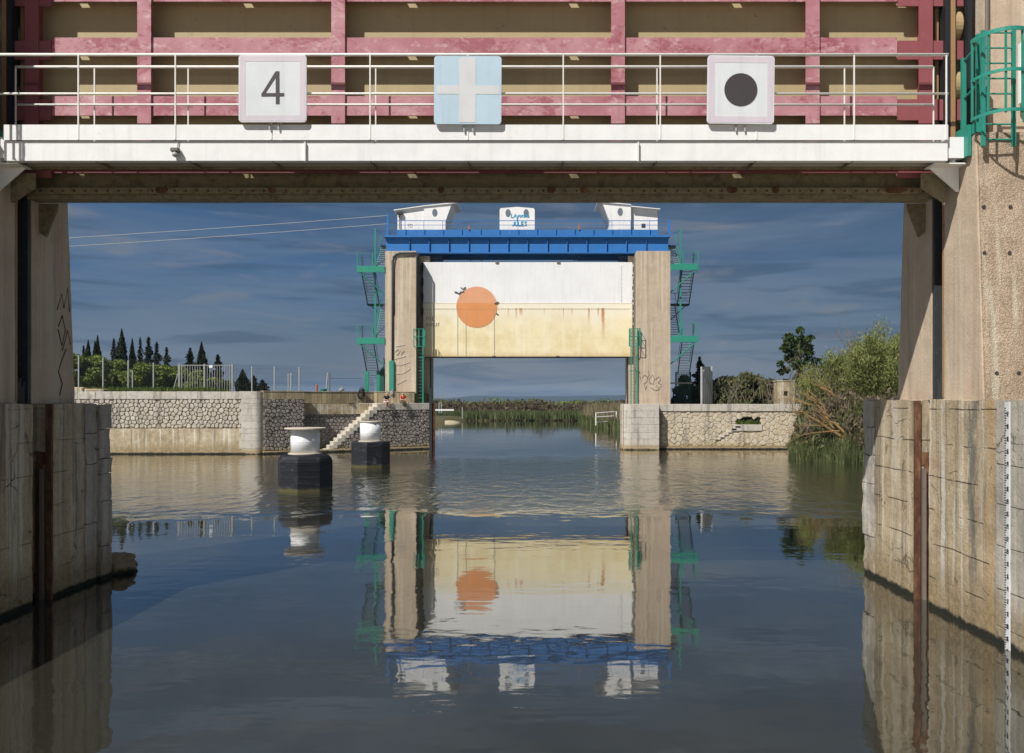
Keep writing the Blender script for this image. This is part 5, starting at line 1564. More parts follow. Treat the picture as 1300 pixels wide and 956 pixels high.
def person(t, label, shirt, legs, shoe, shorts, lean, head_dir, seed):
    o3 = B(t, -0.12, 3.76)
    r = thing('person', label, 'person', o3, 'people sitting on the quay ledge')
    # local frame: X along the wall (right), Y outwards over the water, Z up
    r.rotation_euler = (0, 0, math.atan2(0.5113, 0.8594) + math.pi)
    s = 1
    V = lambda x, y, z: (x, y, z)     # y positive = facing outwards
    J = {'pelvis': (V(0, 0, .11), .125), 'waist': (V(0, .03 + lean * .25, .28), (.135, .11)), 'chest': (V(0, .05 + lean * .6, .46), (.16, .12)), 'neck0': (V(0, .06 + lean, .58), (.10, .08)),
         'neck': (V(0, .085 + lean, .65), .052), 'jaw': (V(.0, .13 + lean, .70), (.062, .07)), 'head': (V(0, .11 + lean, .78), (.078, .092)), 'crown': (V(0, .10 + lean, .855), (.06, .07)), 'nose': (V(0, .205 + lean, .765), .014)}
    bones = [('pelvis', 'waist'), ('waist', 'chest'), ('chest', 'neck0'), ('neck0', 'neck'), ('neck', 'jaw'), ('jaw', 'head'), ('head', 'crown'), ('head', 'nose')]
    for k, sx in (('l', -1), ('r', 1)):
        J['ear' + k] = (V(sx * .082, .10 + lean, .765), .016); bones.append(('head', 'ear' + k))
        J['sh' + k] = (V(sx * .19, .04 + lean * .8, .535), .058); J['el' + k] = (V(sx * .235, .12 + lean * .9, .29), .042)
        J['wr' + k] = (V(sx * .08, .33 + lean * .9, .25), .028); J['pa' + k] = (V(sx * .045, .40 + lean * .9, .26), (.034, .018))
        bones += [('neck0', 'sh' + k), ('sh' + k, 'el' + k), ('el' + k, 'wr' + k), ('wr' + k, 'pa' + k)]
        for f, (dx, dz, ln) in enumerate(((.03, .02, .055), (.012, .012, .07), (-.006, .004, .066), (-.022, -.006, .052))):
            a = 'f%d%s' % (f, k)
            J[a] = (V(sx * (.045 - dx * .9), .44 + lean * .9, .262 + dz), .010); J[a + 'b'] = (V(sx * (.03 - dx * .7), .44 + lean * .9 + ln * .5, .245 + dz), .009)
            bones += [('pa' + k, a), (a, a + 'b')]
        J['th' + k] = (V(sx * .02, .39 + lean * .9, .295), .011); bones.append(('pa' + k, 'th' + k))
        sp = .10 + .03 * (seed % 2)
        J['hip' + k] = (V(sx * .09, .06, .09), .095); J['kn' + k] = (V(sx * sp, .46, .085), .062)
        J['an' + k] = (V(sx * (sp + .01), .36 + .05 * sx * (seed % 3 - 1), -.33), .040); J['toe' + k] = (V(sx * (sp + .03), .52 + .05 * sx * (seed % 3 - 1), -.39), (.042, .026))
        bones += [('pelvis', 'hip' + k), ('hip' + k, 'kn' + k), ('kn' + k, 'an' + k), ('an' + k, 'toe' + k)]
    turn = Matrix.Rotation(head_dir, 3, 'Z')
    piv = Vector(J['neck'][0])
    for k in ('jaw', 'head', 'crown', 'nose', 'earl', 'earr'):
        J[k] = (tuple(piv + turn @ (Vector(J[k][0]) - piv)), J[k][1])
    body = skin_mesh('body', J, bones, M['flesh'], r)
    def sub_skin(name, keys, grow, mat, bn=None, lev=2, over=None):
        jj = {}
        for k in keys:
            rad = J[k][1]; rad = rad if isinstance(rad, tuple) else (rad, rad)
            jj[k] = (J[k][0], (rad[0] + grow, rad[1] + grow))
        for k, v in (over or {}).items(): jj[k] = v
        bb = [b for b in bones if b[0] in jj and b[1] in jj] + (bn or [])
        return skin_mesh(name, jj, bb, mat, r, lev)
    mid = lambda a, b, f: tuple(Vector(J[a][0]).lerp(Vector(J[b][0]), f))
    sub_skin('shirt', ['pelvis', 'waist', 'chest', 'neck0', 'shl', 'shr'], .022, shirt, [('shl', 'sl'), ('shr', 'sr')], 2, {'sl': (mid('shl', 'ell', .62), .062), 'sr': (mid('shr', 'elr', .62), .062)})
    f = .75 if shorts else 1.0
    ov, bn = {}, []
    for k in 'lr':
        ov['k' + k] = (mid('hip' + k, 'kn' + k, f), .092 if shorts else .078); bn.append(('hip' + k, 'k' + k))
        if not shorts:
            ov['a' + k] = (mid('kn' + k, 'an' + k, .9), .062); bn.append(('k' + k, 'a' + k))
    sub_skin('shorts' if shorts else 'trousers', ['pelvis', 'hipl', 'hipr'], .018, legs, bn, 2, ov)
    for k in 'lr':
        skin_mesh('shoe', {'a': (J['an' + k][0], .052), 't': (J['toe' + k][0], (.055, .038)), 'h': (tuple(Vector(J['an' + k][0]) + Vector((0, -.04, -.05))), .045)}, [('a', 't'), ('a', 'h')], shoe, r)
    hd, cr = Vector(J['head'][0]), Vector(J['crown'][0])
    back_ = turn @ Vector((0, -.03, 0))
    skin_mesh('hair', {'c': (tuple(cr + back_ * .4 + Vector((0, 0, .012))), (.070, .078)), 'b': (tuple(hd + back_ * 1.2 + Vector((0, 0, .02))), (.084, .085)), 'n': (tuple(hd + back_ * 1.6 + Vector((0, 0, -.05))), (.066, .055))}, [('c', 'b'), ('b', 'n')], M['hair'], r)
    for sx in (-1, 1):
        p = piv + turn @ (Vector((sx * .03, .193 + lean, .785)) - piv)
        obj_e = MB().lathe([(.004, -.008), (.009, 0), (.004, .008)], 0, 0, 8)
        eo = obj('eye', MB().add([(a + 0, b, c) for a, b, c in obj_e.v], obj_e.f), M['ink'])
        eo.parent = r; eo.location = p
    if seed % 2:
        ph = obj('phone', MB().box(-.035, -.005, -.065, .035, .005, .065), M['black'])
        tag(ph, 'dark phone held in the hands of the person in the charcoal top', 'phone')
        m = r.matrix_basis
        ph.location = m @ Vector((0, .46 + lean * .9, .30)); ph.rotation_euler = (math.radians(-35), 0, r.rotation_euler.z)
    return r
# r.rotation: +Y local must point outwards (d direction)
person(9.6, 'person in a charcoal top and pale pink shorts sitting bowed on the quay ledge', M['cloth_dark'], M['cloth_pink'], M['cloth_dark'], True, .13, 0.35, 1)
person(11.0, 'person in an orange red top and khaki trousers sitting on the quay ledge', M['cloth_red'], M['cloth_khaki'], M['shoe'], False, .10, -0.45, 2)

def bag(loc, r, mat, label, name='bag', cat='bag'):
    bm = bmesh.new(); bmesh.ops.create_icosphere(bm, subdivisions=3, radius=1); bm.verts.index_update()
    t = thing(name, label, cat, loc)
    vs = []
    for v in bm.verts:
        k = 1 + .3 * mnoise.noise(v.co * 1.6 + Vector(loc))
        vs.append((loc[0] + v.co.x * r[0] * k, loc[1] + v.co.y * r[1] * k, loc[2] + max(-.75, v.co.z) * r[2] * k))
    obj('pouch', MB().add(vs, [[v.index for v in f.verts] for f in bm.faces]), mat, t, True)
    bm.free()
    obj('strap', MB().path([(loc[0] - r[0] * .6, loc[1], loc[2] + r[2] * .5), (loc[0] - r[0] * .3, loc[1], loc[2] + r[2] * 1.5), (loc[0] + r[0] * .5, loc[1], loc[2] + r[2] * 1.4), (loc[0] + r[0] * .7, loc[1], loc[2] + r[2] * .4)], .022, 6), mat, t, True)
    return t
Bp = B(7.6, -2.02, 4.72)
bag((PX(459, Bp[1]), Bp[1], 4.82), (.24, .18, .16), M['cloth_dark'], 'small dark bag lying on the parapet below the green stair box')
Bp = B(8.2, -1.90, 4.5)
tag(obj('tyre', MB().path([(Bp[0] + .26 * math.cos(math.tau * k / 20) * .86, Bp[1] + .26 * math.cos(math.tau * k / 20) * .51 - 0.06, 4.45 + .33 * math.sin(math.tau * k / 20)) for k in range(20)], .075, 8, True), M['black'], None, True), 'black tyre hanging on the parapet left of the seated people', 'tyre')
bag((-12.0, 70.2, 4.56), (.16, .10, .24), M['cloth_grey'], 'grey jacket draped over the parapet between the two seated people', 'jacket', 'jacket')
Bp = B(5.0, -2.1, 4.8)
bag((PX(433, 67.5), 67.6, 4.82), (.2, .15, .16), M['cloth_grey'], 'grey bag lying on the parapet above the stone steps')

# ------------------------------------------------------------------ fences and small things on the left quay
fence = thing('wire_fence', 'long wire mesh fence on thin pale posts along the left quay', 'fence', (-30, 72, 4.5))
YFN = 72.0
ftop = lambda px: 451 + (px - 100) * 0.10 if px < 230 else (466 if px < 345 else 472)
for px in (70, 100, 131, 163, 195):
    x = PX(px, YFN)
    obj('post', MB().tube((x, YFN, 4.4), (x, YFN, PZ(ftop(px), YFN)), 0.06, 8), M['galv'], fence)
obj('post', MB().tube((PX(170.5, YFN), YFN - .3, 4.4), (PX(170.5, YFN), YFN - .3, PZ(470, YFN)), 0.05, 8), M['galv'], fence)
obj('brace', MB().tube((PX(218, YFN), YFN, 4.4), (PX(226, YFN), YFN, PZ(474, YFN)), 0.04, 6), M['galv'], fence)
for px, py in ((320, 465), (348.5, 465), (380, 466)):
    x = PX(px, YFN)
    obj('post', MB().tube((x, YFN, 4.4), (x, YFN, PZ(py, YFN)), 0.055, 8), M['galv'], fence)
mesh = MB()
def wires(x0, x1, zt_, y):
    z = 4.6
    while z < zt_:
        mesh.box(x0, y - .005, z - .004, x1, y + .005, z + .004); z += 0.2
    x = x0
    while x < x1:
        mesh.box(x - .004, y - .004, 4.5, x + .004, y + .004, zt_); x += 0.15
wires(PX(60, YFN), PX(226, YFN), PZ(455, YFN), YFN)
wires(PX(296, YFN), PX(382, YFN), PZ(468, YFN), YFN)
obj('wire_mesh', mesh, M['guide'], fence, kind='stuff')
yg_ = 71.2
gt = thing('barred_gate', 'grey steel gate of upright bars standing in the wire fence', 'gate', (PX(260, yg_), yg_, 4.5))
z0, z1 = 4.56, PZ(463, yg_)
for px, w in ((227.5, .13), (231, .06), (259.5, .12), (292, .05), (295, .12)):
    x = PX(px, yg_)
    obj('gate_post', MB().box(x - w * .6, yg_ - .06, 4.4, x + w * .6, yg_ + .06, z1 + (.06 if w > .1 else 0)), M['bar_grey'], gt)
for px in np.arange(235, 257, 3.15).tolist() + np.arange(263.2, 290, 3.15).tolist():
    x = PX(px, yg_)
    obj('bar', MB().box(x - .022, yg_ - .02, z0, x + .022, yg_ + .02, z1), M['bar_grey'], gt)
for z in (z0 + .05, z1 - .05):
    obj('gate_rail', MB().box(PX(229, yg_), yg_ - .045, z - .035, PX(294, yg_), yg_ + .045, z + .035), M['bar_grey'], gt)
obj('sign_plate', MB().box(PX(266, yg_), yg_ - .07, PZ(467, yg_), PX(270, yg_), yg_ - .05, PZ(464, yg_)), M['white'], gt)
lone = []
for px, pt, r_, m, lab in ((366, 476, .04, 'galv', 'short grey post on the quay between the fence and the green stair box'), (369.5, 475.5, .05, 'galv', 'grey post with a round cap left of the orange post on the quay')):
    x = PX(px, 70)
    tag(obj('post', MB().lathe([(r_, 4.4), (r_, PZ(pt, 70)), (r_ * 1.6, PZ(pt, 70) + .02), (r_ * .5, PZ(pt, 70) + .1)], x, 70, 8), M[m]), lab, 'post')
x = PX(402, 71)
tag(obj('post', MB().lathe([(.09, 4.4), (.09, PZ(489, 71)), (.07, PZ(488, 71))], x, 71, 10), M['orange_post']), 'short orange brown post on the quay beside the green bin', 'post')
x = PX(410.5, 71)
bn = thing('bin', 'low green bin standing on the left quay', 'bin', (x, 71, 4.5))
obj('tub', MB().lathe([(.20, 4.5), (.26, 4.86)], x, 71, 16), M['green'], bn)
obj('rim', MB().lathe([(.29, 4.863), (.29, 4.92), (.24, 4.93)], x, 71, 16), M['green'], bn)
tag(obj('post', MB().tube((PX(413.5, 71.4), 71.4, 4.4), (PX(416, 71.4), 71.4, PZ(473, 71.4)), .05, 7), M['galv']), 'leaning grey post behind the green bin on the quay', 'post')
st = thing('wire_fence', 'single wire strung from a grey post to the green stair tower', 'fence', (PX(418, 71.4), 71.4, 4.5))
obj('post', MB().tube((PX(418.5, 71.4), 71.4, 4.4), (PX(418.5, 71.4), 71.4, PZ(473, 71.4)), .05, 7), M['steel_grey'], st)
obj('wire', MB().tube((PX(418, 71.4), 71.4, PZ(480.5, 71.4)), (PX(458, 73), 73, PZ(480.5, 73)), .014, 5), M['guide'], st)
# overhead wires
for i, (pa, pb, lab) in enumerate((((-300, 333), (492, 284), 'lower of two thin overhead wires running to the blue gantry'), ((-300, 322), (492, 273.5), 'upper of two thin overhead wires running to the blue gantry'))):
    a, b = Vector(P(*pa, 74)), Vector(P(*pb, 74))
    pts = []
    for k in range(25):
        t = k / 24
        p = a.lerp(b, t); p.z -= 4 * t * (1 - t) * 0.25
        pts.append(p)
    tag(obj('overhead_wire', MB().path(pts, .022, 5), M['galv']), lab, 'wire', 'overhead wires')
mp = obj('mast', MB().box(PX(491.5, 74), 73.95, 17.3, PX(493, 74), 74.05, PZ(271, 74)), M['blue'], gan)

# right quay: corrugated panel, white railing by the channel, square block
yp_ = 71.6
cpn = thing('corrugated_panel', 'pale grey ribbed metal panel standing right of the far stair tower', 'panel', (PX(896, yp_), yp_, 3.6))
for k in range(6):
    x = PX(889.5 + 2.6 * k, yp_ + .35 * k)
    y = yp_ + .35 * k
    obj('rib', MB().bbox(x, y, 3.5, x + .15, y + .1, PZ(465.5, y), .02), M['galv'], cpn)
obj('cross_rail', MB().add([(PX(889.5, yp_), yp_ + .12, 5.6), (PX(903, yp_ + 1.8), yp_ + 1.9, 5.6), (PX(903, yp_ + 1.8), yp_ + 1.9, 5.75), (PX(889.5, yp_), yp_ + .12, 5.75)], [(0, 1, 2, 3)]), M['galv'], cpn)
yk = 72.0
blk = thing('stone_pier', 'square tan stone pier with a dark opening, half hidden by dry branches', 'pier', (PX(998, yk), yk, 3.6))
x0, x1, z1 = PX(987.5, yk), PX(1009, yk), PZ(484.5, yk)
mb = MB()
mb.box(x0, yk, 3.4, x1, yk + 1.3, 4.35); mb.box(x0, yk, 4.35, x0 + .5, yk + 1.3, 4.75); mb.box(x0 + .85, yk, 4.35, x1, yk + 1.3, 4.75); mb.box(x0, yk, 4.75, x1, yk + 1.3, z1)
mb.box(x0 + .5, yk + .5, 4.35, x0 + .85, yk + 1.3, 4.75)
obj('masonry', mb, M['quay_conc'], blk)
obj('cap', MB().bbox(x0 - .05, yk - .05, z1 + .003, x1 + .05, yk + 1.35, z1 + .1, .02), M['quay_conc'], blk)
yr = 118
rl = thing('railing', 'white tubular railing on the reedy bank beyond the far gate', 'railing', (PX(770, yr), yr, 1))
for a, b in (((756.5, 524.5), (783, 522.5)), ((757, 529.5), (782, 528)), ((757, 536), (771, 535))):
    obj('rail', MB().tube(P(a[0], a[1], yr), P(b[0], b[1], yr + 2), .06, 6), M['white'], rl)
for px, p0, p1 in ((756.5, 537, 524), (782.5, 528.5, 522)):
    obj('post', MB().tube(P(px, p0 + 3, yr), P(px, p1, yr), .07, 6), M['white'], rl)
lr = thing('jetty_edge', 'low white jetty edge with two grey posts on the left bank beyond the gate', 'jetty', P(563, 520, 165))
obj('beam', MB().box(PX(552, 165), 165, PZ(521.5, 165), PX(576, 165), 165.4, PZ(519.5, 165)), M['white'], lr)
for px in (557.5, 560.5, 587):
    x = PX(px, 166)
    obj('post', MB().tube((x, 166, .5), (x, 166, PZ(511 if px < 580 else 517, 166)), .09, 6), M['galv'], lr)

# ------------------------------------------------------------------ vegetation
def leaf_cloud(g, centres, radii, per, size, flat=0.0, up=0.0, fill=0.35, elong=1.5):
    """leaf quads scattered in blobs; returns verts, quads"""
    C = np.repeat(np.asarray(centres, float), per, 0); Rr = np.repeat(np.asarray(radii, float), per, 0)
    n = len(C)
    d = g.normal(size=(n, 3)); d /= np.linalg.norm(d, axis=1)[:, None]
    rad = g.uniform(fill, 1.0, n) ** 0.6
    pos = C + d * Rr * rad[:, None]
    ax = g.normal(size=(n, 3)); ax[:, 2] = ax[:, 2] * (1 + up) + up
    ax /= np.linalg.norm(ax, axis=1)[:, None]
    t = np.cross(ax, g.normal(size=(n, 3))); t /= np.linalg.norm(t, axis=1)[:, None]
    s = g.uniform(.6, 1.3, n)[:, None] * size
    a, b = ax * s * elong / 2, t * s / 2
    V = np.stack([pos - a, pos + b, pos + a, pos - b], 1)
    Q = np.arange(n * 4).reshape(-1, 4)
    return V.reshape(-1, 3), Q
def limbs(mb, g, base, top, r0, crown, n, r1=0.03):
    b, t = Vector(base), Vector(top)
    m1 = b.lerp(t, .4) + Vector((g.normal() * .15, g.normal() * .15, 0))
    mb.path([b, m1, t], [r0, r0 * .7, r0 * .3], 7)
    for k in range(n):
        c = Vector(crown[int(g.integers(len(crown)))])
        s = b.lerp(t, g.uniform(.35, .85))
        mb.path([s, s.lerp(c, .5) + Vector((0, 0, -.1)), c], [r0 * .35, r0 * .22, r1 * .5], 5)
TREES = 'trees behind the left quay fence'
def tree(name, label, base, height, spread, blobs, per, size, leaf, group=None, trunk_r=.18, up=0.0, seed=0, elong=1.5, fill=.35, low=.3, nl=7, brad=(.28, .5), cat='tree'):
    g = np.random.default_rng(seed)
    r = thing(name, label, cat, base, group)
    cs, rs = [], []
    for k in range(blobs):
        z = g.uniform(low, 1.0)
        w = spread * (1 - .45 * max(0, (z - .55) / .45)) * (0.65 + .35 * min(1, (z - low) / .25 + .3))
        a = g.uniform(0, math.tau); q_ = math.sqrt(g.uniform(0, 1)) * w * .72
        rr_ = spread * g.uniform(*brad)
        cs.append((base[0] + math.cos(a) * q_, base[1] + math.sin(a) * q_, base[2] + height * z - rr_ * .55))
        rs.append((rr_, rr_, rr_ * .75))
    V, Q = leaf_cloud(g, cs, rs, per, size, up=up, elong=elong, fill=fill)
    np_mesh('crown', V, Q, leaf, r)
    mb = MB(); limbs(mb, g, base, (base[0], base[1], base[2] + height * .8), trunk_r, cs, nl)
    obj('trunk', mb, M['bark'], r)
    return r
def conifer(label, px, ptop, wpx, Y, zb, columnar, seed, group=TREES):
    g = np.random.default_rng(seed)
    x, zt_ = PX(px, Y), PZ(ptop, Y)
    w = wpx * Y / F / 2 * (1.15 if columnar else 1.5)
    h = zt_ - zb
    r = thing('cypress_tree' if columnar else 'pine_tree', label, 'tree', (x, Y, zb), group)
    n = 3200 if columnar else 900
    u = g.uniform(0.02, 1, n) ** .8
    if columnar: prof = np.minimum(1, (1 - u) * 1.9) ** .95 * np.minimum(1, .45 + u * 2.2)
    else:
        prof = (1 - u) ** .75 * (.35 + .75 * np.abs(np.sin(u * 15 + seed)) ** 1.3)
    a = g.uniform(0, math.tau, n)
    lump_ = 1 + (.25 if columnar else .5) * np.sin(a * 3 + u * 9 + seed) + g.normal(0, .14, n)
    rad = w * prof * np.sqrt(g.uniform(.25, 1, n)) * lump_
    pos = np.stack([x + np.cos(a) * rad, Y + np.sin(a) * rad, zb + h * u], 1)
    ax = np.stack([np.cos(a) * (.3 if columnar else 1), np.sin(a) * (.3 if columnar else 1), np.full(n, 1.0 if columnar else -.1)], 1) + g.normal(0, .3, (n, 3))
    ax /= np.linalg.norm(ax, axis=1)[:, None]
    t = np.cross(ax, g.normal(size=(n, 3))); t /= np.linalg.norm(t, axis=1)[:, None]
    s = (g.uniform(.7, 1.3, n) * (1.1 - .75 * u))[:, None] * (.32 if columnar else .36) * max(.7, w)
    V = np.stack([pos - ax * s, pos + t * s * .45, pos + ax * s, pos - t * s * .45], 1).reshape(-1, 3)
    np_mesh('crown', V, np.arange(n * 4).reshape(-1, 4), M['leaf_cyp'], r)
    mb = MB().tube((x, Y, zb - .3), (x, Y, zb + h * .93), .16, 7, .02)
    if not columnar:
        for k in range(14):
            z = zb + h * (.15 + .055 * k); an = k * 2.4; l = w * (1 - k / 16) * .8
            mb.tube((x, Y, z), (x + math.cos(an) * l, Y + math.sin(an) * l, z + .1), .04, 4, .01)
    obj('trunk', mb, M['bark'], r)
    return r
ZB = 4.4
for px, pt, w, colm, lab in ((106, 439, 7, False, 'tiny dark conifer leftmost above the hedge'), (112, 432, 11, True, 'short broad cypress, second conifer from the left above the hedge'),
    (124, 426, 10, True, 'slim pointed cypress left of the tallest one above the hedge'), (120.5, 433, 7, True, 'small cypress leaning on its slim neighbour above the hedge'),
    (144.5, 430, 13, False, 'ragged pine just left of the tallest cypress'), (154.5, 417.5, 15, True, 'tallest dark cypress above the left hedge'),
    (168, 430, 9, True, 'narrow cypress just right of the tallest one'), (178, 428, 10, False, 'thin ragged pine between the narrow cypress and the broad pine'),
    (188.5, 428, 15, False, 'broad dark pine in the middle of the conifers'), (199, 434, 13, False, 'pointed pine right of the broad dark pine'),
    (211.5, 441, 13, False, 'small round topped pine left of the barred gate'), (241.5, 442, 17, False, 'ragged pine rising behind the left part of the barred gate'),
    (256, 434, 14, True, 'dark cypress standing behind the middle of the barred gate'), (276.5, 450, 15, False, 'ragged pine behind the right part of the barred gate'),
    (308, 469, 13, True, 'short bushy cypress right of the barred gate'), (322, 477, 13, False, 'sparse little conifer behind the fence post'), (333, 482, 14, False, 'rightmost and lowest little conifer behind the fence')):
    conifer(lab, px, pt, w, 88.0 + (px % 7), ZB, colm, int(px * 3))
for i, (px, pt, w, lab) in enumerate(((88, 451, 46, 'dense rounded pine hedge at the far left beside the pillar'), (118, 452, 44, 'dense rounded pine behind the first two fence posts'), (146, 456, 40, 'dense rounded pine below the tallest cypress'),
    (176, 459, 42, 'dense rounded pine below the broad dark pine'), (203, 463, 40, 'dense rounded pine left of the barred gate'), (226, 466, 34, 'low rounded pine behind the hinge of the barred gate'), (250, 471, 32, 'low rounded pine behind the middle of the barred gate'), (276, 478, 30, 'lowest rounded pine behind the right end of the barred gate'))):
    Y = 81.0 + (i % 3) * 1.2
    zt_ = PZ(pt, Y); sp = w * Y / F / 2 * 1.25
    tree('umbrella_pine', lab, (PX(px, Y), Y, ZB), zt_ - ZB, sp, 26, 330, .20, M['leaf_pine'], TREES, .16, .2, 60 + i, 1.3, .5, .12, 9, (.30, .46))
blades_o = blades('grass', 5200, lambda g: (g.uniform(-37, -25.5), g.uniform(66.5, 71.5), 4.48), .2, .62, .05, M['grass'], None, 'stuff')
tag(blades_o, 'green grass along the foot of the wire fence', 'grass')

# right bank
RB = 'bushes on the right bank'
tree('broadleaf_tree', 'dark green round leaved tree standing alone against the sky at right', (PX(1014, 78), 78, 3.4), PZ(417, 78) - 3.4, 2.9, 48, 46, .27, M['leaf_tree'], None, .16, 0, 5, 1.3, .3, .30, 22, (.13, .24))
for i, (px, pt, w, h, mat, lab) in enumerate(((868, 476, 30, 0, 'leaf_bush', 'low scrub behind the grille of the stair tower'), (917, 478, 48, 0, 'leaf_bush', 'grey green bush right of the ribbed panel'), (944, 474, 44, 0, 'leaf_bush', 'taller grey green bush in the middle of the right quay'),
    (968, 477, 44, 0, 'leaf_bush', 'grey green bush left of the square stone pier'), (1020, 492, 48, 0, 'leaf_dry', 'dry bush right of the square stone pier'), (893, 487, 30, 0, 'leaf_bush', 'small scrubby bush at the foot of the ribbed panel'), (982, 484, 26, 0, 'leaf_dry', 'low dry bush just left of the square stone pier'), (1046, 462, 44, 0, 'leaf_bush', 'dull bush between the lone tree and the tamarisk'))):
    Y = 76 + (i % 2)
    sp = w * Y / F / 2 * 1.15
    tree('bush', lab, (PX(px, Y), Y, 3.4), PZ(pt, Y) - 3.4, sp, 22, 210, .17, M[mat], RB, .06, .5, 80 + i, 2.2, .35, .1, 9, (.3, .45), 'bush')
g = np.random.default_rng(3)
conifer('small dark conifer rising behind the ribbed metal panel', 888, 453, 17, 84, 3.4, False, 77, None)
# dry twigs over the bushes
def twigs(name, label, n, box, h, mat, seed, lean=.5, r0=.03):
    g = np.random.default_rng(seed)
    mb = MB()
    for k in range(n):
        x, y, z = [g.uniform(*b) for b in box]
        L = g.uniform(*h); a = g.uniform(0, math.tau); l = g.normal(0, lean) * L
        p0 = Vector((x, y, z)); p2 = p0 + Vector((math.cos(a) * l, math.sin(a) * l * .6, L)); p1 = p0.lerp(p2, .5) + Vector((g.normal() * .12, g.normal() * .12, .1))
        mb.path([p0, p1, p2], [r0, r0 * .7, r0 * .25], 4)
        for q_ in range(2):
            s = p1.lerp(p2, g.uniform(0, .8)); mb.path([s, s + Vector((g.normal() * .35, g.normal() * .3, abs(g.normal()) * .4))], [r0 * .5, r0 * .15], 4)
    o = obj(name, mb, mat, None, False, 'stuff')
    return tag(o, label, 'twigs')
twigs('dry_brushwood', 'tangle of dry twigs over the bushes on the right quay', 60, ((13.8, 21.5), (72.5, 75), (3.4, 4.2)), (.9, 2.3), M['twig'], 4, .7, .022)
twigs('dry_brushwood', 'bare grey twigs between the stone pier and the tamarisk', 150, ((18.6, 22.5), (60, 67), (2.6, 4.2)), (1.0, 3.0), M['twig'], 5, .5, .022)
# tamarisk: feathery light green bush beside the near pillar
def tamarisk(label, c, R, H, n, seed, mat):
    g = np.random.default_rng(seed)
    r = thing('tamarisk', label, 'bush', c)
    m = 46
    tips, pos, axs = [], [], []
    mb = MB()
    for k in range(m):
        a = g.uniform(0, math.tau); q_ = math.sqrt(g.uniform(0, 1)) * R
        h = H * (1 - .42 * (q_ / R) ** 2) * g.uniform(.75, 1.05)
        tip = Vector((c[0] + math.cos(a) * q_, c[1] + math.sin(a) * q_, c[2] + h))
        b = Vector((c[0] + math.cos(a) * q_ * .25, c[1] + math.sin(a) * q_ * .25, c[2]))
        md = b.lerp(tip, .55) + Vector((g.normal() * .2, g.normal() * .2, .3))
        mb.path([b, md, tip], [.06, .035, .008], 5)
        cnt = n // m
        t = g.uniform(.12, 1.03, cnt)
        bb = np.array(b)[None] * ((1 - t) ** 2)[:, None] + np.array(md)[None] * (2 * t * (1 - t))[:, None] + np.array(tip)[None] * (t ** 2)[:, None]
        off = g.normal(0, 1, (cnt, 3)) * (R * .17 * (1.15 - t * .75))[:, None]
        pos.append(bb + off)
        ax = np.stack([off[:, 0] * .5, off[:, 1] * .5, np.full(cnt, .55)], 1) + g.normal(0, .28, (cnt, 3))
        axs.append(ax)
    pos, ax = np.concatenate(pos), np.concatenate(axs)
    n = len(pos)
    ax /= np.linalg.norm(ax, axis=1)[:, None]
    t = np.cross(ax, g.normal(size=(n, 3))); t /= np.linalg.norm(t, axis=1)[:, None]
    L = g.uniform(.14, .38, n)[:, None]; w = .028
    V = np.stack([pos - ax * L * .5, pos + t * w, pos + ax * L * .5, pos - t * w], 1).reshape(-1, 3)
    np_mesh('crown', V, np.arange(n * 4).reshape(-1, 4), mat, r)
    obj('stems', mb, M['bark'], r)
    return r
tamarisk('tall feathery light green tamarisk beside the right near pillar', (24.2, 60, 2.6), 4.2, 6.9, 56000, 9, M['leaf_tam'])
tamarisk('lower feathery green tamarisk in front of the dry branches', (21.0, 61.5, 2.4), 2.7, 5.0, 20000, 10, M['leaf_tam'])
tamarisk('feathery green tamarisk behind the tall one, mostly hidden by the pillar', (29.5, 63, 2.8), 3.2, 6.6, 14000, 12, M['leaf_tam'])
# fallen branches with orange lichen
def fallen(label, root, tips, r0, mat, seed, name='fallen_branch'):
    g = np.random.default_rng(seed)
    mb = MB()
    R0 = Vector(P(*root))
    for (px, py, Y) in tips:
        t = Vector(P(px, py, Y))
        m = R0.lerp(t, .5) + Vector((g.normal() * .15, g.normal() * .15, .25))
        J_ = lambda k: Vector((g.normal() * k, g.normal() * k, g.normal() * k))
        mb.path([R0, R0.lerp(m, .5) + J_(.12), m + J_(.1), m.lerp(t, .5) + J_(.16), t], [r0, r0 * .7, r0 * .5, r0 * .3, r0 * .1], 6)
        for k in range(6):
            s = m.lerp(t, g.uniform(-.5, .9))
            d = (t - R0).normalized() * g.uniform(.5, 1.3) + Vector((g.normal() * .35, g.normal() * .3, g.normal() * .38))
            mb.path([s, s + d * .4 + J_(.1), s + d * .75 + J_(.12), s + d], [r0 * .3, r0 * .2, r0 * .12, r0 * .05], 4)
    return tag(obj(name, mb, mat), label, 'branch')
fallen('thick fallen branch with orange lichen reaching out over the water edge', (1078, 560, 56.2), ((1040, 528, 56), (1002, 517, 56), (1020, 495, 57)), .13, M['lichen'], 1)
fallen('long low orange lichen branch lying towards the quay wall', (1096, 552, 57), ((1005, 556, 55.5), (1010, 540, 57)), .09, M['lichen'], 2)
fallen('upper tangle of orange brown dead branches behind the reeds', (1085, 535, 59), ((1008, 470, 61), (1025, 505, 60), (990, 505, 62), (1045, 490, 60)), .10, M['lichen'], 3)
fallen('grey dead branch sloping down to the pier', (1050, 530, 58), ((1095, 548, 56), (1090, 530, 57), (1096, 560, 55.5)), .06, M['twig'], 4)
fallen('pale bare dead branches sticking out of the tamarisk top', (1085, 470, 61), ((1064, 425, 61), (1072, 418, 61), (1080, 422, 61), (1060, 440, 61)), .05, M['twig'], 6)
BL = [(19.2, 66), (17.4, 59), (17.6, 56.4), (19.5, 54.9), (23, 53.8), (28, 53)]
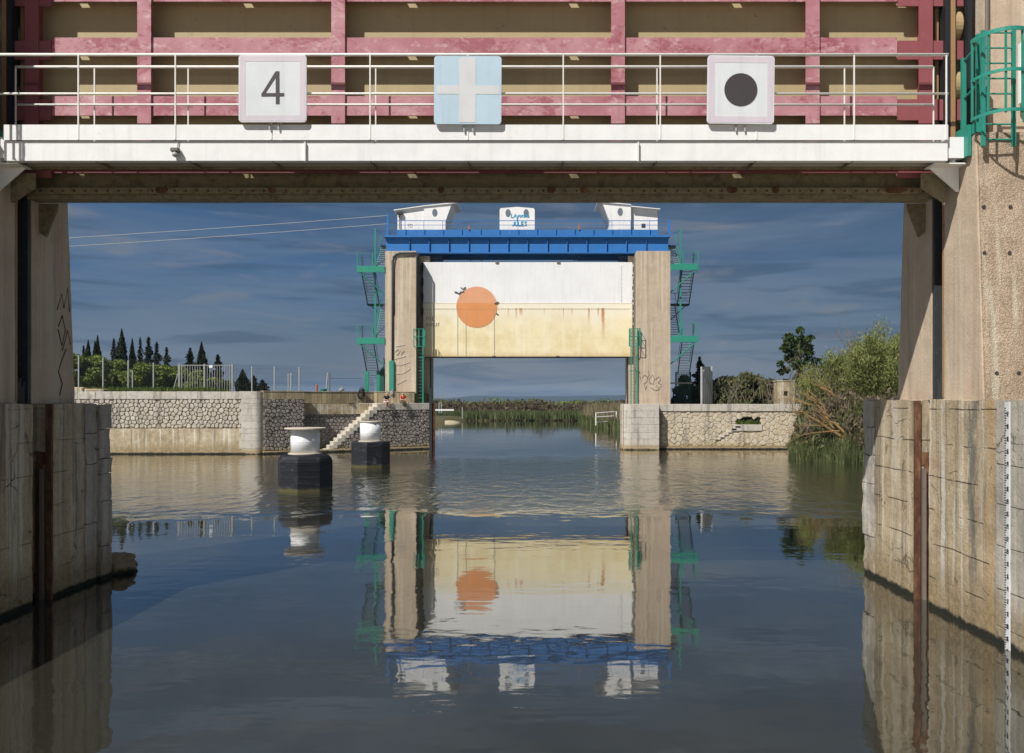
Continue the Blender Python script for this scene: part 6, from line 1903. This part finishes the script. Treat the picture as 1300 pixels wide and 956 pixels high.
def bank_pt(g, d0, d1, dz=0.0):
    t = g.uniform(0, 1)
    k = min(4, int(t * 5)); f = t * 5 - k
    x = BL[k][0] + (BL[k + 1][0] - BL[k][0]) * f; y = BL[k][1] + (BL[k + 1][1] - BL[k][1]) * f
    d = g.uniform(d0, d1)
    return (x + .75 * d, y + .66 * d, max(-.1, float(np.interp(d, [0, 1, 2.4, 4.5, 40], [-.3, .8, 2.88, 3.2, 3.2]))) + dz)
g = np.random.default_rng(48)
n = 60
n = 80
cs = np.array([bank_pt(g, 1.2, 7, g.uniform(.1, .9)) for _ in range(n)])
V, Q = leaf_cloud(g, cs, np.full((n, 3), .8), 190, .15, up=.7, elong=2.6)
o = np_mesh('undergrowth', V, Q, M['leaf_dry'], None, 'stuff'); tag(o, 'brown dry undergrowth on the slope below the tamarisk', 'undergrowth')
cs = np.array([bank_pt(g, .6, 4, g.uniform(.1, .5)) for _ in range(n)])
V, Q = leaf_cloud(g, cs, np.full((n, 3), .7), 150, .15, up=.8, elong=2.6)
o = np_mesh('undergrowth', V, Q, M['leaf_bush'], None, 'stuff'); tag(o, 'dull green undergrowth just above the reeds of the right bank', 'undergrowth')
def on_bank(g): return bank_pt(g, -.3, 1.6)
o = blades('reeds', 9000, on_bank, .4, 1.15, .045, M['leaf_reed'], None, 'stuff', .28, 41)
tag(o, 'green reeds along the water edge of the right bank', 'reeds')
o = blades('reeds', 6000, lambda g: bank_pt(g, .8, 9), .5, 1.6, .05, M['leaf_straw'], None, 'stuff', .4, 42)
tag(o, 'dry straw grass on the slope of the right bank', 'grass')
# beyond the far gate
def far_line(g, y0, y1, x0, x1, z):
    return (g.uniform(x0, x1), g.uniform(y0, y1), z)
o = blades('reeds', 16000, lambda g: (g.uniform(-26, 24), g.uniform(167.5, 186), .3), .8, 1.7, .16, M['leaf_reed'], None, 'stuff', .12, 43)
tag(o, 'band of green reeds on the far bank seen under the raised gate', 'reeds')
g = np.random.default_rng(44)
n = 260
cs = np.stack([g.uniform(-60, 70, n), g.uniform(190, 330, n), g.uniform(1.0, 2.6, n)], 1)
V, Q = leaf_cloud(g, cs, np.stack([g.uniform(2, 5, n), g.uniform(2, 5, n), g.uniform(1.0, 2.2, n)], 1), 70, .5, fill=.4)
o = np_mesh('heath', V, Q, M['leaf_heath'], None, 'stuff'); tag(o, 'brown scrub heath behind the green reeds of the far bank', 'scrub')
n = 90
cs = np.stack([g.uniform(-120, 160, n), g.uniform(430, 600, n), g.uniform(.6, 2.2, n) * np.where(g.uniform(0, 1, n) > .75, 1.7, 1)], 1)
V, Q = leaf_cloud(g, cs, np.stack([g.uniform(5, 14, n), g.uniform(4, 8, n), g.uniform(1.4, 2.4, n)], 1), 120, .8, fill=.4)
o = np_mesh('far_wood', V, Q, M['leaf_pine'], None, 'stuff'); tag(o, 'dark line of distant woods below the blue hills', 'wood')
o = blades('reeds', 9000, lambda g: (lambda y: (12.2 - (y - 100) * .07 + g.uniform(-.6, 7), y, .5))(g.uniform(96, 158)), 1.2, 3.2, .10, M['leaf_straw'], None, 'stuff', .15, 45)
tag(o, 'straw coloured reeds on the right bank beyond the far gate', 'reeds')
o = blades('reeds', 3500, lambda g: (lambda y: (12.0 - (y - 100) * .07 + g.uniform(-1.0, 1.0), y, -.1))(g.uniform(96, 158)), .8, 1.7, .10, M['leaf_reed'], None, 'stuff', .15, 46)
tag(o, 'short green reeds in the water below the straw coloured reeds', 'reeds')

# ------------------------------------------------------------------ distant hills
def hills(name, Y, x0, x1, zf, seed):
    mb = MB()
    nx, ny = 160, 14
    vs = []
    for i in range(nx + 1):
        x = x0 + (x1 - x0) * i / nx
        for j in range(ny + 1):
            t = j / ny
            h = zf(x) * math.sin(min(1, t * 1.6) * math.pi / 2) * (1 + .25 * mnoise.noise(Vector((x * .004, t * 3, seed))))
            vs.append((x, Y + t * 900, -1 + h))
    fs = [(i * (ny + 1) + j, (i + 1) * (ny + 1) + j, (i + 1) * (ny + 1) + j + 1, i * (ny + 1) + j + 1) for i in range(nx) for j in range(ny)]
    return struct(name, mb.add(vs, fs), M['hill'], True)
hills('hills', 3000, -2200, 3200, lambda x: 10 + 15 * math.exp(-((x - 330) / 320) ** 2) + 9 * math.exp(-((x + 180) / 200) ** 2) + 4 * mnoise.noise(Vector((x * .006, 3, 1))), 2)

# ------------------------------------------------------------------ air
hz = MB().box(-5200, -400, -4.2, 5200, 4300, 60)
hm = bpy.data.materials.new('pale_air'); hm.use_nodes = True
hn = hm.node_tree; hn.nodes.clear()
ho = hn.nodes.new('ShaderNodeOutputMaterial'); hv = hn.nodes.new('ShaderNodeVolumePrincipled')
hv.inputs['Color'].default_value = (0.45, 0.68, 1.0, 1); hv.inputs['Density'].default_value = 0.00012
hn.links.new(hv.outputs[0], ho.inputs['Volume'])
HAZE = True
if HAZE:
    obj('haze', hz, hm, None, kind='stuff')
